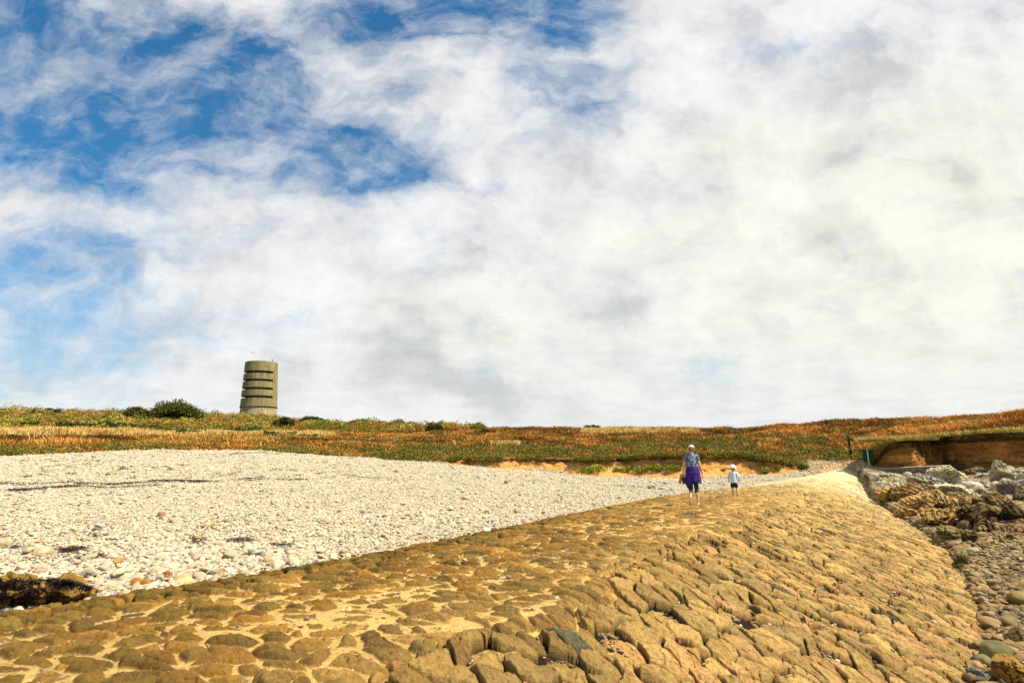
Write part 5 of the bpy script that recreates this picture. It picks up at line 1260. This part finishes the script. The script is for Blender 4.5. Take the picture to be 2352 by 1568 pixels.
def face(c, s, fw):
    """skull with brow, nose, lips, chin and ears; fw = direction it looks"""
    c = np.array(c, float); f = np.array(fw, float); f /= np.linalg.norm(f); x = np.cross(f, [0, 0, 1.]); x /= np.linalg.norm(x); u = np.cross(x, f)
    M = np.stack([x, f, u], 1); e = lambda p, r: ell(c + M @ (np.array(p) * s), np.array(r) * s, M)
    return [e((0, -.012, .02), (.074, .094, .094)), e((0, .022, -.040), (.056, .066, .072)), e((0, .058, -.085), (.030, .028, .024)), capsule(c + M @ (np.array((0, .088, .012)) * s), c + M @ (np.array((0, .112, -.026)) * s), .009 * s, .013 * s, 8),
            e((0, .084, .022), (.052, .014, .012)), e((0, .088, -.058), (.024, .012, .008)), e((0, .086, -.068), (.020, .011, .007)), e((.078, -.004, -.012), (.010, .019, .030)), e((-.078, -.004, -.012), (.010, .019, .030))], M
def skin_mat():
    return mat_plain('skin', (.60, .38, .24), .55, .35, noise=((.55, .32, .19), 9))
def woman():
    zf = 0.05
    for _ in range(4): base = at_z(1597, 1161, zf).ravel(); zf = slip_z(base[0], base[1]) * .5 + zf * .5
    s_ = empty('woman', (base[0], base[1], zf), 0)
    s_.name = 'person'; a = math.atan2(base[0], base[1]); s_.rotation_euler.z = -a * .9
    tag(s_, 'woman walking away in patterned blue shirt, purple top tied round her waist and cap', 'person')
    sk = skin_mat()
    # joints (x right, y away, z up)
    Hp = (-.02, 0, .86); Ch = (.0, .0, 1.22); Nk = (.01, .0, 1.42)
    sR, sL = (.150, .0, 1.375), (-.165, .0, 1.365); eR, wR = (.225, -.01, 1.11), (.280, .06, .87); eL, wL = (-.245, -.03, 1.09), (-.275, .0, .86)
    hR, kR, aR = (.065, 0, .84), (.075, .055, .46), (.085, .0, .075); hL, kL, aL = (-.09, 0, .84), (-.085, .06, .45), (-.125, -.20, .235)
    body = [capsule(Hp, (-.0, .0, 1.02), .12, .10, 18, (1.2, .85)), capsule((0, 0, 1.02), Ch, .10, .125, 18, (1.15, .8)), capsule(Ch, (.0, .0, 1.33), .12, .10, 18, (1.25, .8)), capsule(sL, sR, .052, .052), capsule((.0, .0, 1.36), (.01, .01, 1.49), .055, .047),
            capsule(sR, eR, .045, .036), capsule(eR, wR, .036, .023), capsule(sL, eL, .045, .036), capsule(eL, wL, .036, .023),
            capsule(hR, kR, .085, .053), capsule(kR, (.08, .0, .32), .051, .052), capsule((.08, .0, .32), aR, .052, .030), capsule(hL, kL, .085, .053), capsule(kL, (-.10, -.06, .36), .051, .052), capsule((-.10, -.06, .36), aL, .052, .030)]
    hd, M = face((.02, .03, 1.575), 1.0, (.05, 1, -.28)); body += hd
    body += hand(wR, (.10, .10, -1), (-.9, .25, 0), 1.0, curl=.75, thumb=-1) + hand(wL, (-.08, .02, -1), (.85, .4, 0), 1.0, curl=1.0, thumb=1)
    body += foot(aR, (.085, -.06, .0), (.10, .17, .0), (0, 0, 1), 1.0, 1) + foot(aL, (-.125, -.235, .235), (-.13, -.175, .0), (0, 1, .25), 1.0, -1)
    fuse('body', body, sk, s_, .006, 3)
    # leggings to below the knee
    lg = mat_plain('leggings_fabric', (.010, .025, .032), .7, .3, noise=((.016, .036, .045), 25))
    fuse('leggings', [capsule(Hp, (-.01, 0, .93), .128, .12, 18, (1.22, .9)), capsule(hR, kR, .094, .063), capsule(kR, (.079, .025, .375), .062, .062), capsule(hL, kL, .094, .063), capsule(kL, (-.095, .0, .42), .062, .062)], lg, s_, .007, 3)
    # patterned shirt
    sh = bpy.data.materials.new('patterned_shirt'); sh.use_nodes = True; t = NT(sh.node_tree); b = t.n['Principled BSDF']; b.inputs['Roughness'].default_value = .85
    tc = t.node('ShaderNodeTexCoord').outputs['Object']; n = t.noise(tc, 22, 4, .7, 1.2); n2_ = t.noise(tc, 9, 3, .6, 2.0)
    c = t.ramp(n, [(.40, (.035, .055, .16)), (.50, (.07, .12, .24)), (.55, (.30, .38, .46)), (.62, (.60, .66, .68))]); c = t.mix(t.smooth(n2_, .45, .6), c, (.045, .07, .17, 1)); t.l.new(c, b.inputs['Base Color'])
    fuse('shirt', [capsule((0, 0, 1.03), Ch, .125, .143, 18, (1.12, .82)), capsule(Ch, (.0, .0, 1.34), .138, .115, 18, (1.24, .82)), capsule(sL, sR, .060, .060), capsule((0, 0, 1.38), (.005, .0, 1.425), .078, .060), capsule(sR, (.178, .0, 1.275), .060, .056), capsule(sL, (-.195, -.01, 1.265), .060, .056)], sh, s_, .007, 3)
    # purple top knotted round the waist: a hanging, folded cloth
    pm = mat_plain('purple_cloth', (.05, .020, .22), .85, .2, noise=((.030, .012, .14), 6), bump=.35, bscale=14)
    na, nv = 96, 34; V = []
    for i in range(na):
        th = 2 * math.pi * i / na; fa = math.sin(th); cx = math.cos(th)          # th=-90 deg faces the viewer
        back = max(0., -fa)
        xx = cx * .2
        bot = np.interp(xx, [-.2, -.165, -.12, -.03, .04, .12, .2], [.60, .46, .52, .66, .68, .63, .61]) if fa <= .2 else .8
        if fa > .2: bot = lerp(.80, .90, fa)
        for j in range(nv):
            v = j / (nv - 1); z = 1.075 + (bot - 1.075) * v
            r = .135 + .040 * math.sin(min(v * 2.2, 1) * math.pi / 2) + .012 * v; f = .012 * math.sin(th * 9 + v * 2) * v + .008 * math.sin(th * 17 + 1) * v + (.014 * math.exp(-((v - .42 + .12 * cx * cx) / .045) ** 2) + .010 * math.exp(-((v - .12) / .05) ** 2)) * back
            V.append(((r * 1.12 + f) * cx - .0, (r * .92 + f) * fa, z))
    F = [(i * nv + j, ((i + 1) % na) * nv + j, ((i + 1) % na) * nv + j + 1, i * nv + j + 1) for i in range(na) for j in range(nv - 1)]
    cl = mk('tied_top', np.array(V), np.array(F), pm, parent=s_); so = cl.modifiers.new('thick', 'SOLIDIFY'); so.thickness = .012
    wb = []
    for k in range(24):
        t0, t1 = 2 * math.pi * k / 24, 2 * math.pi * (k + 1) / 24; q = lambda t: (.155 * math.cos(t), .125 * math.sin(t), 1.062 + .006 * math.sin(3 * t)); wb.append(capsule(q(t0), q(t1), .026, .026, 10))
    wb += [capsule((.03, .135, 1.05), (.09, .17, .82), .03, .022), capsule((-.03, .135, 1.05), (-.08, .17, .84), .03, .022), ell((0, .145, 1.055), (.045, .035, .04))]
    kn = fuse('knotted_sleeves', wb, pm, cl, .007, 3); kn.parent = s_
    # hair and cap
    hm = mat_plain('brown_hair', (.20, .085, .03), .6, .3, noise=((.13, .055, .02), 40))
    c = np.array((.02, .03, 1.575)); e = lambda p, r: ell(c + M @ np.array(p), r, M)
    fuse('hair', [e((0, -.030, .0), (.083, .085, .088)), e((0, -.085, -.028), (.046, .040, .046)), capsule(c + M @ np.array((0, -.11, -.02)), c + M @ np.array((-.02, -.12, -.11)), .024, .012)], hm, s_, .006, 3)
    cm = mat_plain('cap_cotton', (.66, .60, .52), .8, .2, noise=((.58, .50, .44), 20))
    n = 40; V = []; rings = 10
    for k in range(rings):
        ph = math.pi / 2 * k / (rings - 1) * .98
        for i in range(n): th = 2 * math.pi * i / n; V.append(c + M @ np.array((.096 * math.cos(ph) * math.cos(th), -.008 + .112 * math.cos(ph) * math.sin(th), .028 + .094 * math.sin(ph))))
    F = [(k * n + i, k * n + (i + 1) % n, (k + 1) * n + (i + 1) % n, (k + 1) * n + i) for k in range(rings - 1) for i in range(n)]
    cp = mk('cap', np.array(V), np.array(F), cm, parent=s_); so = cp.modifiers.new('thick', 'SOLIDIFY'); so.thickness = .005
    V = []; 
    for i in range(15):
        th = math.pi * (.15 + .70 * i / 14)
        for d in (0, 1): rr = 1 + d * .75; V.append(c + M @ np.array((.094 * math.cos(th), -.008 + .112 * math.sin(th) * rr, .030 - .015 * d - .02 * abs(math.cos(th)) * d)))
    V = np.array(V); F = np.array([(2 * i, 2 * i + 1, 2 * i + 3, 2 * i + 2) for i in range(14)]); pk = mk('cap_peak', V, F, cm, parent=cp); so = pk.modifiers.new('thick', 'SOLIDIFY'); so.thickness = .006
    # the things in her hand: pair of shoes, dark bag strap
    w = np.array(wL) + np.array((-.01, .0, -.10)); rot = Matrix.Rotation(-a * .9, 3, 'Z'); wp = Vector((base[0], base[1], zf)) + rot @ Vector(w)
    shoes = empty('pair_of_shoes', wp, -a * .9); tag(shoes, 'tan and black sandals hanging from the hand of the walking woman', 'shoes')
    tan = mat_plain('tan_leather', (.42, .20, .11), .6, .3); blk = mat_plain('black_rubber', (.015, .02, .022), .6, .3)
    for i, (ox, oy, tl) in enumerate([(-.035, .0, .25), (.015, .03, -.15)]):
        r_ = np.array(Matrix.Rotation(tl, 3, 'Y')); tr = lambda p: r_ @ np.array(p) + np.array([ox, oy, 0])
        fuse('shoe', [capsule(tr((0, -.012, .06)), tr((0, -.012, -.14)), .036, .042, 14, (1, .5)), capsule(tr((0, .02, -.05)), tr((0, .015, -.15)), .030, .030, 12, (1.1, .8)), capsule(tr((0, .01, .05)), tr((0, .03, .03)), .028, .02)], tan if i == 0 else blk, shoes, .006, 2)
    wp2 = Vector((base[0], base[1], zf)) + rot @ Vector((-.165, -.06, .66))
    bag = empty('drawstring_bag', wp2, -a * .9); tag(bag, 'small dark bag hanging beside the purple cloth', 'bag')
    fuse('pouch', [capsule((-.05, 0, .06), (.03, 0, -.10), .055, .060, 16, (1, .7)), capsule((.0, 0, -.08), (.07, .02, -.16), .055, .03, 14, (1, .7))], blk, bag, .007, 3)
    tube_o('strap', (-.05, 0, .10), (-.055, .045, .19), .008, .008, blk, bag, 8)
    s_.scale = (.92, .95, .965)
    return s_
woman()
def child():
    zf = 0.05
    for _ in range(4): base = at_z(1689, 1143, zf).ravel(); zf = slip_z(base[0], base[1]) * .5 + zf * .5
    root = empty('person', (base[0], base[1], zf)); a = math.atan2(base[0], base[1]); root.rotation_euler.z = -a
    tag(root, 'small barefoot child in pale blue shirt, navy shorts and white sun hat', 'person'); sk = MATS['skin']
    hR, kR, aR = (.048, 0, .42), (.070, .01, .25), (.095, .0, .045); hL, kL, aL = (-.048, 0, .42), (-.060, .01, .25), (-.062, .0, .045)
    sR, sL = (.105, 0, .755), (-.105, 0, .755); eR, wR = (.150, -.02, .62), (.165, .03, .50); eL, wL = (-.145, .0, .62), (-.140, .05, .52)
    body = [capsule((0, 0, .46), (0, 0, .58), .078, .072, 16, (1.1, .85)), capsule((0, 0, .58), (0, 0, .72), .075, .070, 16, (1.15, .85)), capsule(sL, sR, .034, .034), capsule((0, 0, .75), (.01, .0, .83), .038, .034), capsule(sR, eR, .028, .024), capsule(eR, wR, .024, .017), capsule(sL, eL, .028, .024), capsule(eL, wL, .024, .017),
            capsule(hR, kR, .050, .036), capsule(kR, (.08, -.005, .17), .035, .034), capsule((.08, -.005, .17), aR, .034, .021), capsule(hL, kL, .050, .036), capsule(kL, (-.061, -.005, .17), .035, .034), capsule((-.061, -.005, .17), aL, .034, .021)]
    hd, M = face((.012, .0, .915), .88, (.45, 1, -.15)); body += hd
    body += hand(wR, (.05, .1, -1), (-.9, .2, 0), .62, curl=.5, thumb=-1) + hand(wL, (.0, .2, -1), (.9, .2, 0), .62, curl=.5, thumb=1)
    body += foot(aR, (.095, -.035, 0), (.12, .12, 0), (0, 0, 1), .64, 1) + foot(aL, (-.062, -.035, 0), (-.075, .12, 0), (0, 0, 1), .64, -1)
    fuse('body', body, sk, root, .0045, 3)
    fuse('shirt', [capsule((0, 0, .50), (0, 0, .60), .095, .090, 16, (1.12, .85)), capsule((0, 0, .60), (0, 0, .73), .090, .080, 16, (1.15, .85)), capsule(sL, sR, .044, .044), capsule(sR, (.128, -.01, .68), .044, .042), capsule(sL, (-.122, 0, .68), .044, .042)], mat_plain('pale_blue_cotton', (.50, .62, .76), .85, .2, noise=((.56, .66, .78), 8), bump=.3, bscale=14), root, .005, 3)
    fuse('shorts', [capsule((0, 0, .45), (0, 0, .47), .088, .084, 16, (1.12, .9)), capsule(hR, (.058, .005, .355), .060, .058), capsule(hL, (-.054, .005, .355), .060, .058)], mat_plain('navy_cotton', (.012, .016, .05), .8, .2), root, .005, 3)
    c = np.array((.012, .0, .915)); e = lambda p, r: ell(c + M @ np.array(p) * .88, np.array(r) * .88, M)
    fuse('hair', [e((0, -.03, -.005), (.080, .084, .090)), e((0, -.06, -.06), (.055, .035, .045))], mat_plain('fair_hair', (.42, .24, .09), .6, .3), root, .005, 3)
    hm = mat_plain('white_hat_cotton', (.74, .70, .76), .85, .2, noise=((.66, .62, .70), 10)); n = 48; V = []; prof = [(1.35, -.018), (1.18, -.004), (1.0, .012)] + [(math.cos(math.pi / 2 * k / 9 * .98), .012 + .088 * math.sin(math.pi / 2 * k / 9)) for k in range(1, 10)]
    for (rr, z) in prof:
        for i in range(n): th = 2 * math.pi * i / n; V.append(c + M @ np.array((.084 * rr * math.cos(th), -.006 + .094 * rr * math.sin(th), .024 + z + (.006 * math.sin(th * 5) if rr > 1.05 else 0))))
    F = [(k * n + i, k * n + (i + 1) % n, (k + 1) * n + (i + 1) % n, (k + 1) * n + i) for k in range(len(prof) - 1) for i in range(n)]
    ht = mk('sun_hat', np.array(V), np.array(F), hm, parent=root); so = ht.modifiers.new('thick', 'SOLIDIFY'); so.thickness = .005
child()
